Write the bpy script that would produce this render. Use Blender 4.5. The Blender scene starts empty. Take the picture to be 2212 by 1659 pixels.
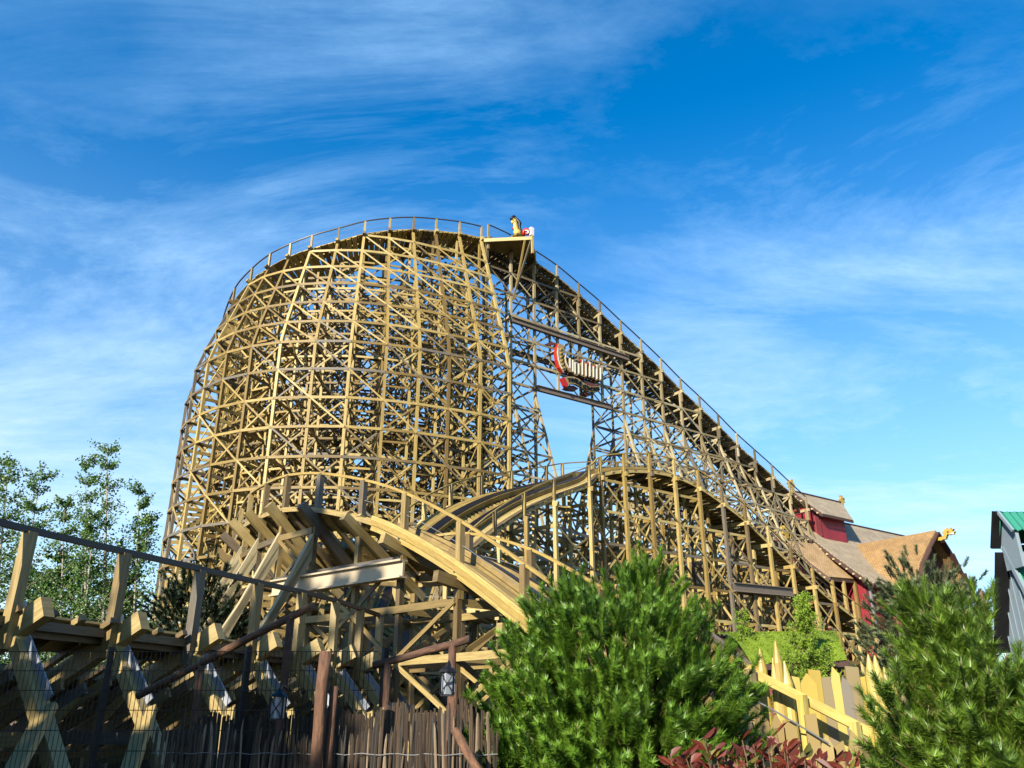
import bpy, math, random
from mathutils import Vector as V, Matrix
random.seed(7)
R = math.radians
SC = bpy.context.scene
COL = SC.collection
EYE = 1.7
PITCH = R(22.4)
CP, SP = math.cos(PITCH), math.sin(PITCH)

# ------------------------------------------------------------------ camera rays (survey of the place)
def ray(x, y):
    a = (x - 1106) / 1789; b = -(y - 829.5) / 1789
    yy = CP - SP * b; zz = SP + CP * b
    return a / yy, zz / yy
def P(x, y, Y):
    u, w = ray(x, y)
    return V((u * Y, Y, w * Y + EYE))
# lift hill axes: T on the centre line, D along the hill (downhill), N towards the viewer
T = V((1.97, 62.9, 0)); D = V((.816, .578, 0)).normalized(); N = V((.578, -.816, 0)).normalized()
def L(s, n, z):
    p = T + D * s + N * n
    return V((p.x, p.y, z + EYE))
def hitN(x, y, n):
    u, w = ray(x, y)
    Y = (n + T.x * N.x + T.y * N.y) / (u * N.x + N.y)
    return L((u * Y - T.x) * D.x + (Y - T.y) * D.y, n, w * Y)
def hitS(x, y, s):
    u, w = ray(x, y)
    Y = (s + T.x * D.x + T.y * D.y) / (u * D.x + D.y)
    return L(s, (u * Y - T.x) * N.x + (Y - T.y) * N.y, w * Y)
def lerp(xs, ys, x):
    if x <= xs[0]: return ys[0]
    for i in range(len(xs) - 1):
        if x <= xs[i + 1]:
            f = (x - xs[i]) / (xs[i + 1] - xs[i]); return ys[i] + (ys[i + 1] - ys[i]) * f
    return ys[-1]

# ------------------------------------------------------------------ materials
def newmat(name):
    m = bpy.data.materials.new(name); m.use_nodes = True
    nt = m.node_tree; b = nt.nodes['Principled BSDF']
    return m, nt, b
def nd(nt, typ, **kw):
    n = nt.nodes.new(typ)
    for k, v in kw.items(): setattr(n, k, v)
    return n
def mathn(nt, op, a, b=None):
    n = nd(nt, 'ShaderNodeMath', operation=op)
    for i, q in enumerate((a, b)):
        if q is None: continue
        if isinstance(q, (int, float)): n.inputs[i].default_value = q
        else: nt.links.new(q, n.inputs[i])
    return n.outputs[0]
def mixc(nt, fac, a, b, mode='MIX'):
    n = nd(nt, 'ShaderNodeMix', data_type='RGBA', blend_type=mode)
    for i, q in ((0, fac), (6, a), (7, b)):
        if isinstance(q, (int, float)): n.inputs[i].default_value = q
        elif isinstance(q, tuple): n.inputs[i].default_value = (*q, 1) if len(q) == 3 else q
        else: nt.links.new(q, n.inputs[i])
    return n.outputs[2]
def noise(nt, vec, scale, detail=3, rough=.55):
    n = nd(nt, 'ShaderNodeTexNoise'); n.inputs['Scale'].default_value = scale
    n.inputs['Detail'].default_value = detail; n.inputs['Roughness'].default_value = rough
    if vec is not None: nt.links.new(vec, n.inputs['Vector'])
    return n.outputs['Fac']
def ramp(nt, f, stops):
    n = nd(nt, 'ShaderNodeValToRGB'); nt.links.new(f, n.inputs[0])
    e = n.color_ramp.elements
    while len(e) < len(stops): e.new(.5)
    for i, (p, c) in enumerate(stops):
        e[i].position = p; e[i].color = (*c, 1)
    return n.outputs[0]
def uvscaled(nt, sx, sy):
    uv = nd(nt, 'ShaderNodeUVMap'); mp = nd(nt, 'ShaderNodeMapping')
    mp.inputs['Scale'].default_value = (sx, sy, 1)
    nt.links.new(uv.outputs[0], mp.inputs[0]); return mp.outputs[0]
def wood(name, dark, mid, light, rough=.55, grain=(1.2, 22), bump=.25, spec=.4):
    m, nt, b = newmat(name)
    at = nd(nt, 'ShaderNodeAttribute', attribute_name='tone')
    gy = sum(mid) / 3 * .62
    base = ramp(nt, at.outputs['Fac'], [(0, (gy * 1.12, gy, gy * .82)), (.16, dark), (.55, mid), (1, light)])
    g = noise(nt, uvscaled(nt, *grain), 1, 4, .65)
    gr = ramp(nt, g, [(.3, (.62, .56, .5)), (.62, (1.05, 1.05, 1.05))])
    c = mixc(nt, 1, base, gr, 'MULTIPLY')
    gm = nd(nt, 'ShaderNodeNewGeometry')
    st = noise(nt, gm.outputs['Position'], 1.7, 4, .6)
    c = mixc(nt, mathn(nt, 'MULTIPLY', ramp(nt, st, [(.52, (0, 0, 0)), (.75, (1, 1, 1))]), .35), c, tuple(q * .55 for q in mid))
    nt.links.new(c, b.inputs['Base Color'])
    b.inputs['Roughness'].default_value = rough; b.inputs['Specular IOR Level'].default_value = spec
    bp = nd(nt, 'ShaderNodeBump'); bp.inputs['Strength'].default_value = bump; bp.inputs['Distance'].default_value = .02
    nt.links.new(g, bp.inputs['Height']); nt.links.new(bp.outputs[0], b.inputs['Normal'])
    return m
def plain(name, col, rough=.6, metal=0, var=.25, scale=6, spec=.4, bump=0):
    m, nt, b = newmat(name)
    at = nd(nt, 'ShaderNodeAttribute', attribute_name='tone')
    gm = nd(nt, 'ShaderNodeNewGeometry')
    n = noise(nt, gm.outputs['Position'], scale, 5, .6)
    f = mathn(nt, 'ADD', mathn(nt, 'MULTIPLY', n, .6), mathn(nt, 'MULTIPLY', at.outputs['Fac'], .4))
    c = ramp(nt, f, [(.2, tuple(q * (1 - var) for q in col)), (.8, tuple(min(1, q * (1 + var)) for q in col))])
    nt.links.new(c, b.inputs['Base Color'])
    b.inputs['Roughness'].default_value = rough; b.inputs['Metallic'].default_value = metal
    b.inputs['Specular IOR Level'].default_value = spec
    if bump:
        bp = nd(nt, 'ShaderNodeBump'); bp.inputs['Strength'].default_value = bump; bp.inputs['Distance'].default_value = .03
        nt.links.new(n, bp.inputs['Height']); nt.links.new(bp.outputs[0], b.inputs['Normal'])
    return m
def leafmat(name, dark, light, rough=.5, trans=.25, spec=.35):
    m, nt, b = newmat(name)
    at = nd(nt, 'ShaderNodeAttribute', attribute_name='tone')
    c = ramp(nt, at.outputs['Fac'], [(0, dark), (1, light)])
    nt.links.new(c, b.inputs['Base Color'])
    b.inputs['Roughness'].default_value = rough; b.inputs['Specular IOR Level'].default_value = spec
    if trans:
        tr = nd(nt, 'ShaderNodeBsdfTranslucent'); nt.links.new(c, tr.inputs[0])
        mx = nd(nt, 'ShaderNodeMixShader'); mx.inputs[0].default_value = trans
        out = nt.nodes['Material Output']
        nt.links.new(b.outputs[0], mx.inputs[1]); nt.links.new(tr.outputs[0], mx.inputs[2]); nt.links.new(mx.outputs[0], out.inputs[0])
    return m
def rows_mat(name, c0, c1, c2, sx, sy, rough=.7):   # shingles / boards: brick pattern on UVs
    m, nt, b = newmat(name)
    br = nd(nt, 'ShaderNodeTexBrick'); nt.links.new(uvscaled(nt, sx, sy), br.inputs['Vector'])
    br.inputs['Color1'].default_value = (*c0, 1); br.inputs['Color2'].default_value = (*c1, 1); br.inputs['Mortar'].default_value = (*c2, 1)
    br.inputs['Scale'].default_value = 1; br.inputs['Mortar Size'].default_value = .05; br.inputs['Bias'].default_value = 0
    br.inputs['Brick Width'].default_value = .6; br.inputs['Row Height'].default_value = .5
    gm = nd(nt, 'ShaderNodeNewGeometry')
    n = noise(nt, gm.outputs['Position'], .9, 5, .65)
    c = mixc(nt, 1, br.outputs['Color'], ramp(nt, n, [(.3, (.72, .68, .62)), (.7, (1.12, 1.1, 1.05))]), 'MULTIPLY')
    nt.links.new(c, b.inputs['Base Color']); b.inputs['Roughness'].default_value = rough
    bp = nd(nt, 'ShaderNodeBump'); bp.inputs['Strength'].default_value = .5; bp.inputs['Distance'].default_value = .04
    nt.links.new(br.outputs['Fac'], bp.inputs['Height']); bp.invert = True
    nt.links.new(bp.outputs[0], b.inputs['Normal'])
    return m

M = {}
M['timber'] = wood('drop_timber', (.22, .145, .045), (.45, .325, .10), (.62, .49, .20), .55, (1.2, 22), .25, .22)
M['lift'] = wood('lift_timber', (.16, .125, .065), (.36, .285, .14), (.58, .50, .30), .55, (1.2, 22), .25, .3)
M['fresh'] = wood('fresh_timber', (.32, .21, .055), (.50, .355, .095), (.62, .47, .16), .45, (1.2, 18), .35)
M['neart'] = wood('dark_timber', (.17, .115, .045), (.34, .24, .08), (.50, .38, .15), .5, (1.4, 16), .35)  # darker timber tone; also stands for shade on the turn and lower stair boards
M['board'] = wood('yellow_boards', (.42, .30, .05), (.60, .45, .085), (.70, .56, .16), .5, (1.2, 12), .3)
def log_mat():
    m, nt, b = newmat('bark_log')
    at = nd(nt, 'ShaderNodeAttribute', attribute_name='tone')
    base = ramp(nt, at.outputs['Fac'], [(0, (.09, .042, .022)), (.5, (.15, .070, .035)), (1, (.24, .125, .06))])
    g = noise(nt, uvscaled(nt, 5, 22), 1, 5, .7)
    c = mixc(nt, 1, base, ramp(nt, g, [(.32, (.35, .3, .28)), (.6, (1.25, 1.2, 1.15))]), 'MULTIPLY')
    f = noise(nt, uvscaled(nt, 4, 13), 1, 3, .5)
    c = mixc(nt, ramp(nt, f, [(.66, (0, 0, 0)), (.70, (1, 1, 1))]), c, (.46, .30, .14))
    nt.links.new(c, b.inputs['Base Color']); b.inputs['Roughness'].default_value = .85
    bp = nd(nt, 'ShaderNodeBump'); bp.inputs['Strength'].default_value = .9; bp.inputs['Distance'].default_value = .02
    nt.links.new(g, bp.inputs['Height']); nt.links.new(bp.outputs[0], b.inputs['Normal'])
    return m
M['log'] = log_mat()
M['stick'] = wood('grey_paling', (.04, .026, .015), (.11, .07, .038), (.38, .29, .19), .7, (1.5, 8), .5)
M['rail'] = plain('running_steel', (.035, .028, .026), .38, .6, .4, 8)
M['paint'] = plain('handrail_paint', (.055, .045, .04), .5, 0, .3)
M['cable'] = plain('galvanised_cable', (.22, .22, .22), .6, 0, .2)
M['steel'] = plain('brown_steel_beam', (.24, .18, .13), .5, .1, .3)
M['cream'] = plain('cream_steel_beam', (.62, .50, .33), .45, 0, .12, 3)
M['galv'] = plain('galvanised_plate', (.42, .45, .50), .45, .5, .2)
M['bolt'] = plain('bolt_steel', (.3, .3, .31), .35, .9, .2)
M['red'] = rows_mat('red_cladding', (.36, .012, .030), (.30, .010, .024), (.13, .005, .012), 4.5, .08, .6)
M['maroon'] = plain('maroon_boards', (.22, .035, .05), .6, 0, .25)
M['shingle'] = rows_mat('grey_brown_shingle', (.60, .50, .35), (.48, .39, .27), (.24, .19, .125), 2.6, 2.6)
M['shingle2'] = rows_mat('orange_shingle', (.70, .48, .24), (.58, .38, .18), (.27, .17, .08), 2.6, 2.6)
M['shingle3'] = rows_mat('golden_shingle', (.52, .33, .135), (.40, .245, .095), (.20, .115, .045), 2.6, 2.6)
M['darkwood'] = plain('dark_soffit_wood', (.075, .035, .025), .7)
M['rafter'] = plain('rafter_end_wood', (.62, .47, .25), .6)
M['gold'] = plain('gold_paint', (.62, .42, .09), .45, .25, .2)
M['goldsign'] = plain('carved_gold', (.42, .30, .13), .45, .2, .4, 14, bump=.4)
M['white'] = plain('white_paint', (.82, .80, .74), .5, 0, .06)
M['signred'] = plain('sign_red', (.50, .022, .014), .4, 0, .12)
M['signdark'] = plain('sign_maroon', (.13, .035, .02), .5, 0, .2)
M['black'] = plain('black_iron', (.02, .02, .022), .45, .5, .3)
M['glass'] = plain('opal_glass', (.42, .46, .52), .2, 0, .08)
M['needle'] = leafmat('pine_needles', (.06, .16, .012), (.32, .58, .05), .42, .32, .4)
M['needle2'] = leafmat('pine_needles_bright', (.06, .14, .012), (.32, .52, .05), .42, .3, .45)
M['greypine'] = leafmat('grey_pine_needles', (.07, .095, .04), (.26, .31, .14), .6, .2)
M['darkcon'] = leafmat('dark_conifer_needles', (.012, .028, .012), (.05, .09, .03), .6, .1)
M['larch'] = leafmat('larch_needles', (.14, .28, .012), (.42, .60, .05), .55, .35)
M['birch'] = leafmat('poplar_leaves', (.05, .14, .03), (.27, .46, .10), .42, .4, .5)
M['tree'] = leafmat('broad_leaves', (.03, .10, .015), (.15, .32, .03), .5, .3)
M['photinia'] = leafmat('red_leaves', (.06, .014, .007), (.20, .035, .016), .5, .15, .3)
M['photgreen'] = leafmat('green_leaves', (.06, .07, .01), (.24, .20, .02), .35, .2, .5)
M['bark'] = plain('tree_bark', (.16, .11, .07), .85, 0, .4, 9, bump=.5)
M['pale'] = plain('pale_bark', (.42, .36, .28), .8, 0, .35, 7, bump=.4)
M['pinebark'] = plain('pine_twig', (.15, .095, .045), .8, 0, .35, 12, bump=.4)
M['turf'] = leafmat('turf_roof_moss', (.11, .18, .005), (.23, .33, .012), .8, 0)
M['greenroof'] = plain('green_sheet_roof', (.03, .25, .17), .45, 0, .12, 3)
M['bluewall'] = plain('blue_grey_boards', (.24, .31, .36), .6, 0, .12, 4)
M['statue'] = None

# ------------------------------------------------------------------ mesh builder
class MB:
    def __init__(s): s.v = []; s.f = []; s.t = []; s.uv = []; s.mi = []
    def beam(s, a, b, w=.15, h=None, up=None, tone=None):
        a = V(a); b = V(b); h = w if h is None else h
        d = b - a; ln = d.length
        if ln < 1e-5: return s
        d /= ln
        u = V(up) if up is not None else V((0, 0, 1))
        if abs(d.dot(u.normalized())) > .985: u = V((.58, -.81, 0)) if up is None else V((0, 1, 0))
        x = d.cross(u).normalized(); y = x.cross(d).normalized()
        i = len(s.v)
        for q in (a, b):
            for sx, sy in ((-1, -1), (1, -1), (1, 1), (-1, 1)):
                s.v.append(q + x * (sx * w / 2) + y * (sy * h / 2))
        s.f += [(i, i + 3, i + 2, i + 1), (i + 4, i + 5, i + 6, i + 7), (i, i + 1, i + 5, i + 4), (i + 1, i + 2, i + 6, i + 5), (i + 2, i + 3, i + 7, i + 6), (i + 3, i, i + 4, i + 7)]
        t = random.random() if tone is None else tone
        s.t += [t] * 6
        o = random.random() * 50; o2 = random.random() * 50
        cap = [(o, o2), (o, o2 + w), (o + .1, o2 + w), (o + .1, o2)]
        s.uv += cap + cap
        for k, wd in enumerate((w, h, w, h)):
            q = o2 + k * .37
            s.uv += [(o, q), (o, q + wd), (o + ln, q + wd), (o + ln, q)]
        return s
    def path(s, pts, w, h=None, up=None, tone=None):
        t = random.random() if tone is None else tone
        for a, b in zip(pts, pts[1:]): s.beam(a, b, w, h, up, t)
        return s
    def face(s, pts, tone=None, uv=None):
        i = len(s.v); s.v += [V(p) for p in pts]; s.f.append(tuple(range(i, i + len(pts))))
        s.t.append(random.random() if tone is None else tone)
        s.uv += uv if uv else [(0, 0)] * len(pts)
        return s
    def slab(s, pts, thick, tone=.5, down=None):
        """planar polygon with thickness, UV in metres: u along first edge"""
        pts = [V(p) for p in pts]
        n = V((0, 0, 0))
        for k in range(len(pts)):
            a, b = pts[k], pts[(k + 1) % len(pts)]; n += a.cross(b)
        n.normalize()
        dv = n * -thick if down is None else V(down)
        e = (pts[1] - pts[0]).normalized(); g = n.cross(e)
        uv = lambda p: ((p - pts[0]).dot(e), (p - pts[0]).dot(g))
        lo = [p + dv for p in pts]
        s.face(pts, tone, [uv(p) for p in pts]); s.face(lo[::-1], tone, [uv(p) for p in lo[::-1]])
        for k in range(len(pts)):
            k2 = (k + 1) % len(pts)
            s.face([pts[k], lo[k], lo[k2], pts[k2]], tone, [uv(pts[k]), (uv(pts[k])[0], uv(pts[k])[1] + thick), (uv(pts[k2])[0], uv(pts[k2])[1] + thick), uv(pts[k2])])
        return s
    def tube(s, pts, radii, n=8, tone=None, cap=True, sq=None):
        pts = [V(p) for p in pts]
        if isinstance(radii, (int, float)): radii = [radii] * len(pts)
        t = random.random() if tone is None else tone
        i0 = len(s.v); ln = 0; lens = []
        prev = None
        for k, p in enumerate(pts):
            d = (pts[min(k + 1, len(pts) - 1)] - pts[max(k - 1, 0)]).normalized()
            if k: ln += (p - pts[k - 1]).length
            lens.append(ln)
            if prev is None:
                x = d.orthogonal().normalized()
            else:
                x = (prev - d * prev.dot(d)); x = x.normalized() if x.length > 1e-6 else d.orthogonal().normalized()
            prev = x; y = d.cross(x)
            for j in range(n):
                a = 2 * math.pi * j / n
                r = radii[k]
                rx, ry = (r, r) if sq is None else (r * sq[0], r * sq[1])
                s.v.append(p + x * (math.cos(a) * rx) + y * (math.sin(a) * ry))
        o = random.random() * 40
        for k in range(len(pts) - 1):
            for j in range(n):
                j2 = (j + 1) % n
                s.f.append((i0 + k * n + j, i0 + k * n + j2, i0 + (k + 1) * n + j2, i0 + (k + 1) * n + j)); s.t.append(t)
                r = radii[k] * 6.28 / n
                s.uv += [(o + lens[k], j * r), (o + lens[k], (j + 1) * r), (o + lens[k + 1], (j + 1) * r), (o + lens[k + 1], j * r)]
        if cap:
            for k, rev in ((0, 1), (len(pts) - 1, 0)):
                f = [i0 + k * n + j for j in range(n)]
                s.f.append(tuple(f[::-1] if rev else f)); s.t.append(t); s.uv += [(0, 0)] * n
        return s
    def prism(s, poly, fn, d0, d1, tone=.5):
        """2-D outline mapped by fn(p, depth), between depths d0 (front) and d1"""
        a = [fn(p, d0) for p in poly]; b = [fn(p, d1) for p in poly]
        s.face(a, tone); s.face(b[::-1], tone)
        for k in range(len(poly)):
            k2 = (k + 1) % len(poly); s.face([a[k], b[k], b[k2], a[k2]], tone)
        return s
    def join(s, o):
        i = len(s.v); s.v += o.v; s.f += [tuple(q + i for q in f) for f in o.f]; s.t += o.t; s.uv += o.uv
        return s
    def build(s, name, mat, parent=None, smooth=False, origin=None):
        me = bpy.data.meshes.new(name)
        off = V(origin) if origin is not None else V((0, 0, 0))
        if parent is not None and origin is None: off = parent['_o'] and V(parent['_o'])
        me.from_pydata([tuple(p - off) for p in s.v], [], s.f)
        at = me.attributes.new('tone', 'FLOAT', 'FACE'); at.data.foreach_set('value', s.t)
        uvl = me.uv_layers.new(name='UVMap')
        flat = [c for q in s.uv for c in q]
        if len(flat) == 2 * len(me.loops): uvl.data.foreach_set('uv', flat)
        if smooth: me.polygons.foreach_set('use_smooth', [True] * len(me.polygons))
        me.materials.append(mat); me.update()
        o = bpy.data.objects.new(name, me); COL.objects.link(o)
        if parent is not None: o.parent = parent
        else: o.location = off
        o['_o'] = list(off)
        return o
def tag(o, label, cat, group=None, kind=None):
    if label: o['label'] = label
    if cat: o['category'] = cat
    if group: o['group'] = group
    if kind: o['kind'] = kind
    return o
def empty(name, loc, label, cat, group=None):
    o = bpy.data.objects.new(name, None); COL.objects.link(o); o.location = loc; o['_o'] = list(loc)
    o.empty_display_size = .3
    return tag(o, label, cat, group)
class Thing:
    """collects members; a part kind keeps its 100 largest-looking members as parts, the rest become one mass"""
    def __init__(s, name, loc, label, cat, group=None):
        s.root = empty(name, loc, label, cat, group); s.m = {}
    def add(s, part, mb, mat, pri=0):
        s.m.setdefault((part, mat), []).append((pri, mb))
    def beam(s, part, mat, a, b, w=.15, h=None, up=None, pri=None, tone=None):
        a = V(a); b = V(b)
        c = (a + b) / 2; c.z -= EYE
        p = (b - a).length / max(1, c.length) + (pri or 0)
        s.add(part, MB().beam(a, b, w, h, up, tone), mat, p)
    def finish(s, most=100):
        tot = {}
        for (part, mat), lst in s.m.items(): tot.setdefault(part, []).extend((p, mb, mat) for p, mb in lst)
        for part, lst in tot.items():
            lst.sort(key=lambda q: -q[0])
            for p, mb, mat in lst[:most]: mb.build(part, M[mat], s.root)
            rest = {}
            for p, mb, mat in lst[most:]: rest.setdefault(mat, MB()).join(mb)
            for mat, mb in rest.items():
                o = mb.build(part, M[mat], s.root); o['kind'] = 'stuff'
        return s.root

# ------------------------------------------------------------------ timber lattices and tracks
def lattice(th, mat, nb, rows, pos, top, levels, post=.16, led=.05, ledh=.145, br=.04, brh=.115, front=(0,), base=None,
            skip=None, step=1, xprob=.45, cross=True, seed=1, minor=1.0, xfront=-1, zx=99, girt=.17):
    """nb bents, rows of posts; pos(i,row,z)->V, top(i,row)->z (eye-relative). levels: z list ascending."""
    rnd = random.Random(seed)
    base = base or (lambda i, r: -EYE)
    zs = sorted(levels)
    for r in rows:
        fr = 5 if r in front else 0
        p_ = post + .03 if r == xfront else post; lh_ = ledh + .03 if r == xfront else ledh
        for i in range(nb):
            zt = top(i, r); zb = base(i, r)
            if zt - zb < .6: continue
            pts = [zb] + [z for z in zs if zb + .2 < z < zt - .2] + [zt]
            mb = MB(); tn = rnd.random()
            # only break where the direction changes
            keep = [pts[0]]
            for a, b, c in zip(pts, pts[1:], pts[2:]):
                d1 = (pos(i, r, b) - pos(i, r, a)).normalized(); d2 = (pos(i, r, c) - pos(i, r, b)).normalized()
                if (d1 - d2).length > .02: keep.append(b)
            keep.append(pts[-1])
            t0 = pos(max(0, i - 1), r, zb); t1 = pos(min(nb - 1, i + 1), r, zb)
            mb.path([pos(i, r, z) for z in keep], p_, p_, (t1 - t0).normalized(), tn)
            th.add('post', mb, mat, fr + (zt - zb) / max(1, pos(i, r, 5).length))
        for z in zs:
            run = []
            def flush(run):
                if len(run) > 1:
                    mb = MB(); tn0 = rnd.random()
                    for a, b in zip(run, run[1:]):
                        tn = min(1, max(0, tn0 + rnd.uniform(-.25, .25)))
                        d = (b - a).normalized(); out = d.cross(V((0, 0, 1)))
                        mb.beam(a - d * .05 + out * (post / 2 + .03), b + d * .05 + out * (post / 2 + .03), ledh, led, out, tn) if False else \
                            mb.beam(a + out * (p_ / 2 + .02), b + out * (p_ / 2 + .02), led, lh_, None, tn)
                    th.add('ledger', mb, mat, fr + (run[0] - run[-1]).length / 60)
            for i in range(nb):
                ok = base(i, r) <= z <= top(i, r)
                if ok: run.append(pos(i, r, z))
                else: flush(run); run = []
            flush(run)
        # face bracing
        for k in range(0, len(zs) - 1):
            for i in range(nb - 1):
                za, zb2 = zs[k], zs[k + 1]
                if za < max(base(i, r), base(i + 1, r)) - .01 or zb2 > min(top(i, r), top(i + 1, r)): continue
                if rnd.random() > minor: continue
                if r == xfront:
                    dirs = (0,) if za >= zx else ((0, 1) if (i + k) % 2 == 0 else ())
                    for q in dirs:
                        a = pos(i, r, zb2 if q == 0 else za); b = pos(i + 1, r, za if q == 0 else zb2)
                        out = (b - a).cross(V((0, 0, 1))).normalized()
                        of = post / 2 + (.05 if q == 0 else -.02 - post)
                        th.beam('brace', mat, a + out * of, b + out * of, .04, .11, V((0, 0, 1)), fr)
                    continue
                up = (i + (k if r % 2 else -k)) % 2 == 0
                a = pos(i, r, za if up else zb2); b = pos(i + 1, r, zb2 if up else za)
                d = (b - a).normalized(); out = d.cross(V((0, 0, 1))).normalized()
                th.beam('brace', mat, a + out * (post / 2 + .05), b + out * (post / 2 + .05), br, brh, V((0, 0, 1)), fr)
                if rnd.random() < xprob:
                    a = pos(i, r, zb2 if up else za); b = pos(i + 1, r, za if up else zb2)
                    d = (b - a).normalized()
                    th.beam('brace', mat, a - out * (post / 2 + .03), b - out * (post / 2 + .03), br, brh, V((0, 0, 1)), fr)
    if cross:
        rl = list(rows)
        for i in range(nb):
            for r0, r1 in zip(rl, rl[1:]):
                for k, z in enumerate(zs):
                    if base(i, r0) <= z <= min(top(i, r0), top(i, r1)) and z >= base(i, r1):
                        th.beam('girt', mat, pos(i, r0, z), pos(i, r1, z), .07, girt)
                        if k + 1 < len(zs) and zs[k + 1] <= min(top(i, r0), top(i, r1)):
                            fl = (k + i) % 2
                            if rnd.random() < .85 * minor:
                                th.beam('cross_brace', mat, pos(i, r0, z if fl else zs[k + 1]), pos(i, r1, zs[k + 1] if fl else z), .05, .14)
                            if rnd.random() < .3 * minor:
                                th.beam('cross_brace', mat, pos(i, r1, z if fl else zs[k + 1]), pos(i, r0, zs[k + 1] if fl else z), .05, .14)

def catmull(pts, n):
    out = []
    for i in range(len(pts) - 1):
        p0 = pts[max(0, i - 1)]; p1 = pts[i]; p2 = pts[i + 1]; p3 = pts[min(len(pts) - 1, i + 2)]
        for k in range(n):
            t = k / n
            out.append(.5 * ((2 * p1) + (p2 - p0) * t + (2 * p0 - 5 * p1 + 4 * p2 - p3) * t * t + (3 * p1 - p0 - 3 * p2 + p3) * t ** 3))
    out.append(pts[-1]); return out
def track(th, mat, ctr, lat, half=1.6, gauge=.62, tie=.42, tw=.3, stack=.34, rail_mat='rail', sides=(1, -1), rails=True, hr=1.1,
          post_at=None, post=.15, cables=3, hr_mat='paint', tie_half=None, deck=True, hr_w=.09, stack_h=.3, plumb=True, postdown=.3):
    """ctr: fine centre points (list of V); lat: unit lateral vectors; + side is lat direction"""
    n = len(ctr)
    tie_half = tie_half or half
    ups = []
    for i in range(n):
        d = (ctr[min(n - 1, i + 1)] - ctr[max(0, i - 1)]).normalized()
        ups.append(lat[i].cross(d).normalized() if lat[i].cross(d).z > 0 else d.cross(lat[i]).normalized())
    # ties
    acc = 0; last = ctr[0]
    for i in range(1, n):
        seg = (ctr[i] - ctr[i - 1]); sl = seg.length; pos_ = 0
        while acc + (sl - pos_) >= tie:
            pos_ += tie - acc; acc = 0; f = pos_ / sl
            c = ctr[i - 1] + seg * f; l = lat[i - 1].lerp(lat[i], f).normalized(); u = ups[i]
            j = random.uniform(-.06, .06)
            th.beam('tie', mat, c - l * (tie_half + j), c + l * (tie_half - j), tw, .1, u)
        acc += sl - pos_
    for sgn in (1, -1):
        st = [ctr[i] + lat[i] * (gauge * sgn) + ups[i] * (stack_h / 2 + .06) for i in range(n)]
        mb = MB()
        for i in range(n - 1):
            mb.beam(st[i], st[i + 1], stack, stack_h, ups[i], .35 + .3 * random.random())
        th.add('rail_stack', mb, mat, 1)
        rl = [p + ups[i] * (stack_h / 2 + .015) for i, p in enumerate(st)]
        mb = MB()
        for i in range(n - 1): mb.beam(rl[i], rl[i + 1], stack * .8, .03, ups[i], .5)
        th.add('running_rail', mb, rail_mat, 1)
    for sgn in sides:
        if deck:
            mb = MB()
            for o in (half - .12, half - .36, half - .6):
                tn = random.random()
                for i in range(n - 1):
                    mb.beam(ctr[i] + lat[i] * o * sgn + ups[i] * .075, ctr[i + 1] + lat[i + 1] * o * sgn + ups[i] * .075, .22, .045, ups[i], tn)
            th.add('walkway', mb, mat, 1)
        if rails:
            Z = V((0, 0, 1))
            edge = [ctr[i] + lat[i] * (half + .06) * sgn for i in range(n)]
            mb = MB()
            for i in range(n - 1): mb.beam(edge[i] + Z * hr, edge[i + 1] + Z * hr, hr_w, hr_w * .8, None, .5)
            th.add('handrail', mb, hr_mat, 1)
            for c in range(cables):
                mb = MB(); h = hr * (c + .7) / (cables + .5)
                for i in range(n - 1): mb.beam(edge[i] + Z * h, edge[i + 1] + Z * h, .014)
                th.add('guard_cable', mb, 'cable', 1)
            for i in (post_at or []):
                dd = (ctr[min(n - 1, i + 1)] - ctr[max(0, i - 1)]).normalized()
                th.beam('handrail_post', mat, edge[i] - Z * postdown, edge[i] + Z * (hr - .02), post, post, V((dd.x, dd.y, 0)))

# ================================================================== 1. round drop tower
W = [(-22.6, 66.6), (-23.5, 64.6), (-24.1, 62.5), (-24.35, 60.3), (-24.25, 58.2), (-23.7, 56.3), (-22.7, 54.7), (-21.3, 53.2), (-19.5, 51.7), (-17.5, 50.7), (-15.4, 50.05), (-13.05, 49.85),
     (-10.7, 49.9), (-8.4, 50.4), (-6.25, 51.1), (-4.3, 52.0), (-2.2, 53.0), (-.2, 54.3)]
DK = [14, 16.5, 19, 21.8, 24.6, 27.4, 29.8, 31.0, 31.6, 32.1, 32.6, 33.3, 34.1, 34.8, 35.4, 35.9, 36.3, 36.7]
NBW = len(W); ZC = 24.0; BAT = .34
INN = []
for i in range(NBW):
    a = V((*W[max(0, i - 1)], 0)); b = V((*W[min(NBW - 1, i + 1)], 0)); t = (b - a).normalized()
    INN.append(V((-t.y, t.x, 0)))
ROFF = [0, 2.4, 4.5, 6.6, 8.7]
def dpos(i, r, z):
    o = ROFF[r]
    if r == 0: o += BAT * max(0, z - min(ZC, DK[i] - 5))
    p = V((*W[i], 0)) + INN[i] * o
    return V((p.x, p.y, z + EYE))
def dtop(i, r):
    o = BAT * max(0, DK[i] - min(ZC, DK[i] - 5))
    if r == 0: return DK[i] - .1
    if r == 1: return min(DK[i] - 1.5, min(ZC, DK[i] - 5) + (ROFF[1] - .3) / BAT)
    return DK[i] - .35 - max(0, ROFF[r] - o) * .4
DLV = [23.6 - 2.0 * k for k in range(0, 13)] + [25.3, 27.1, 28.9, 30.6, 32.3, 34.0]
drop = Thing('coaster_drop_tower', (-12, 58, 0), 'tall rounded timber trestle tower carrying the curved first drop of the roller coaster', 'coaster structure', 'timber roller coaster structures')
lattice(drop, 'timber', NBW, (0, 1, 2, 3, 4), dpos, dtop, DLV, front=(0,), seed=3, xprob=.7, xfront=0, zx=23, girt=.22, minor=1.0)
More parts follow.
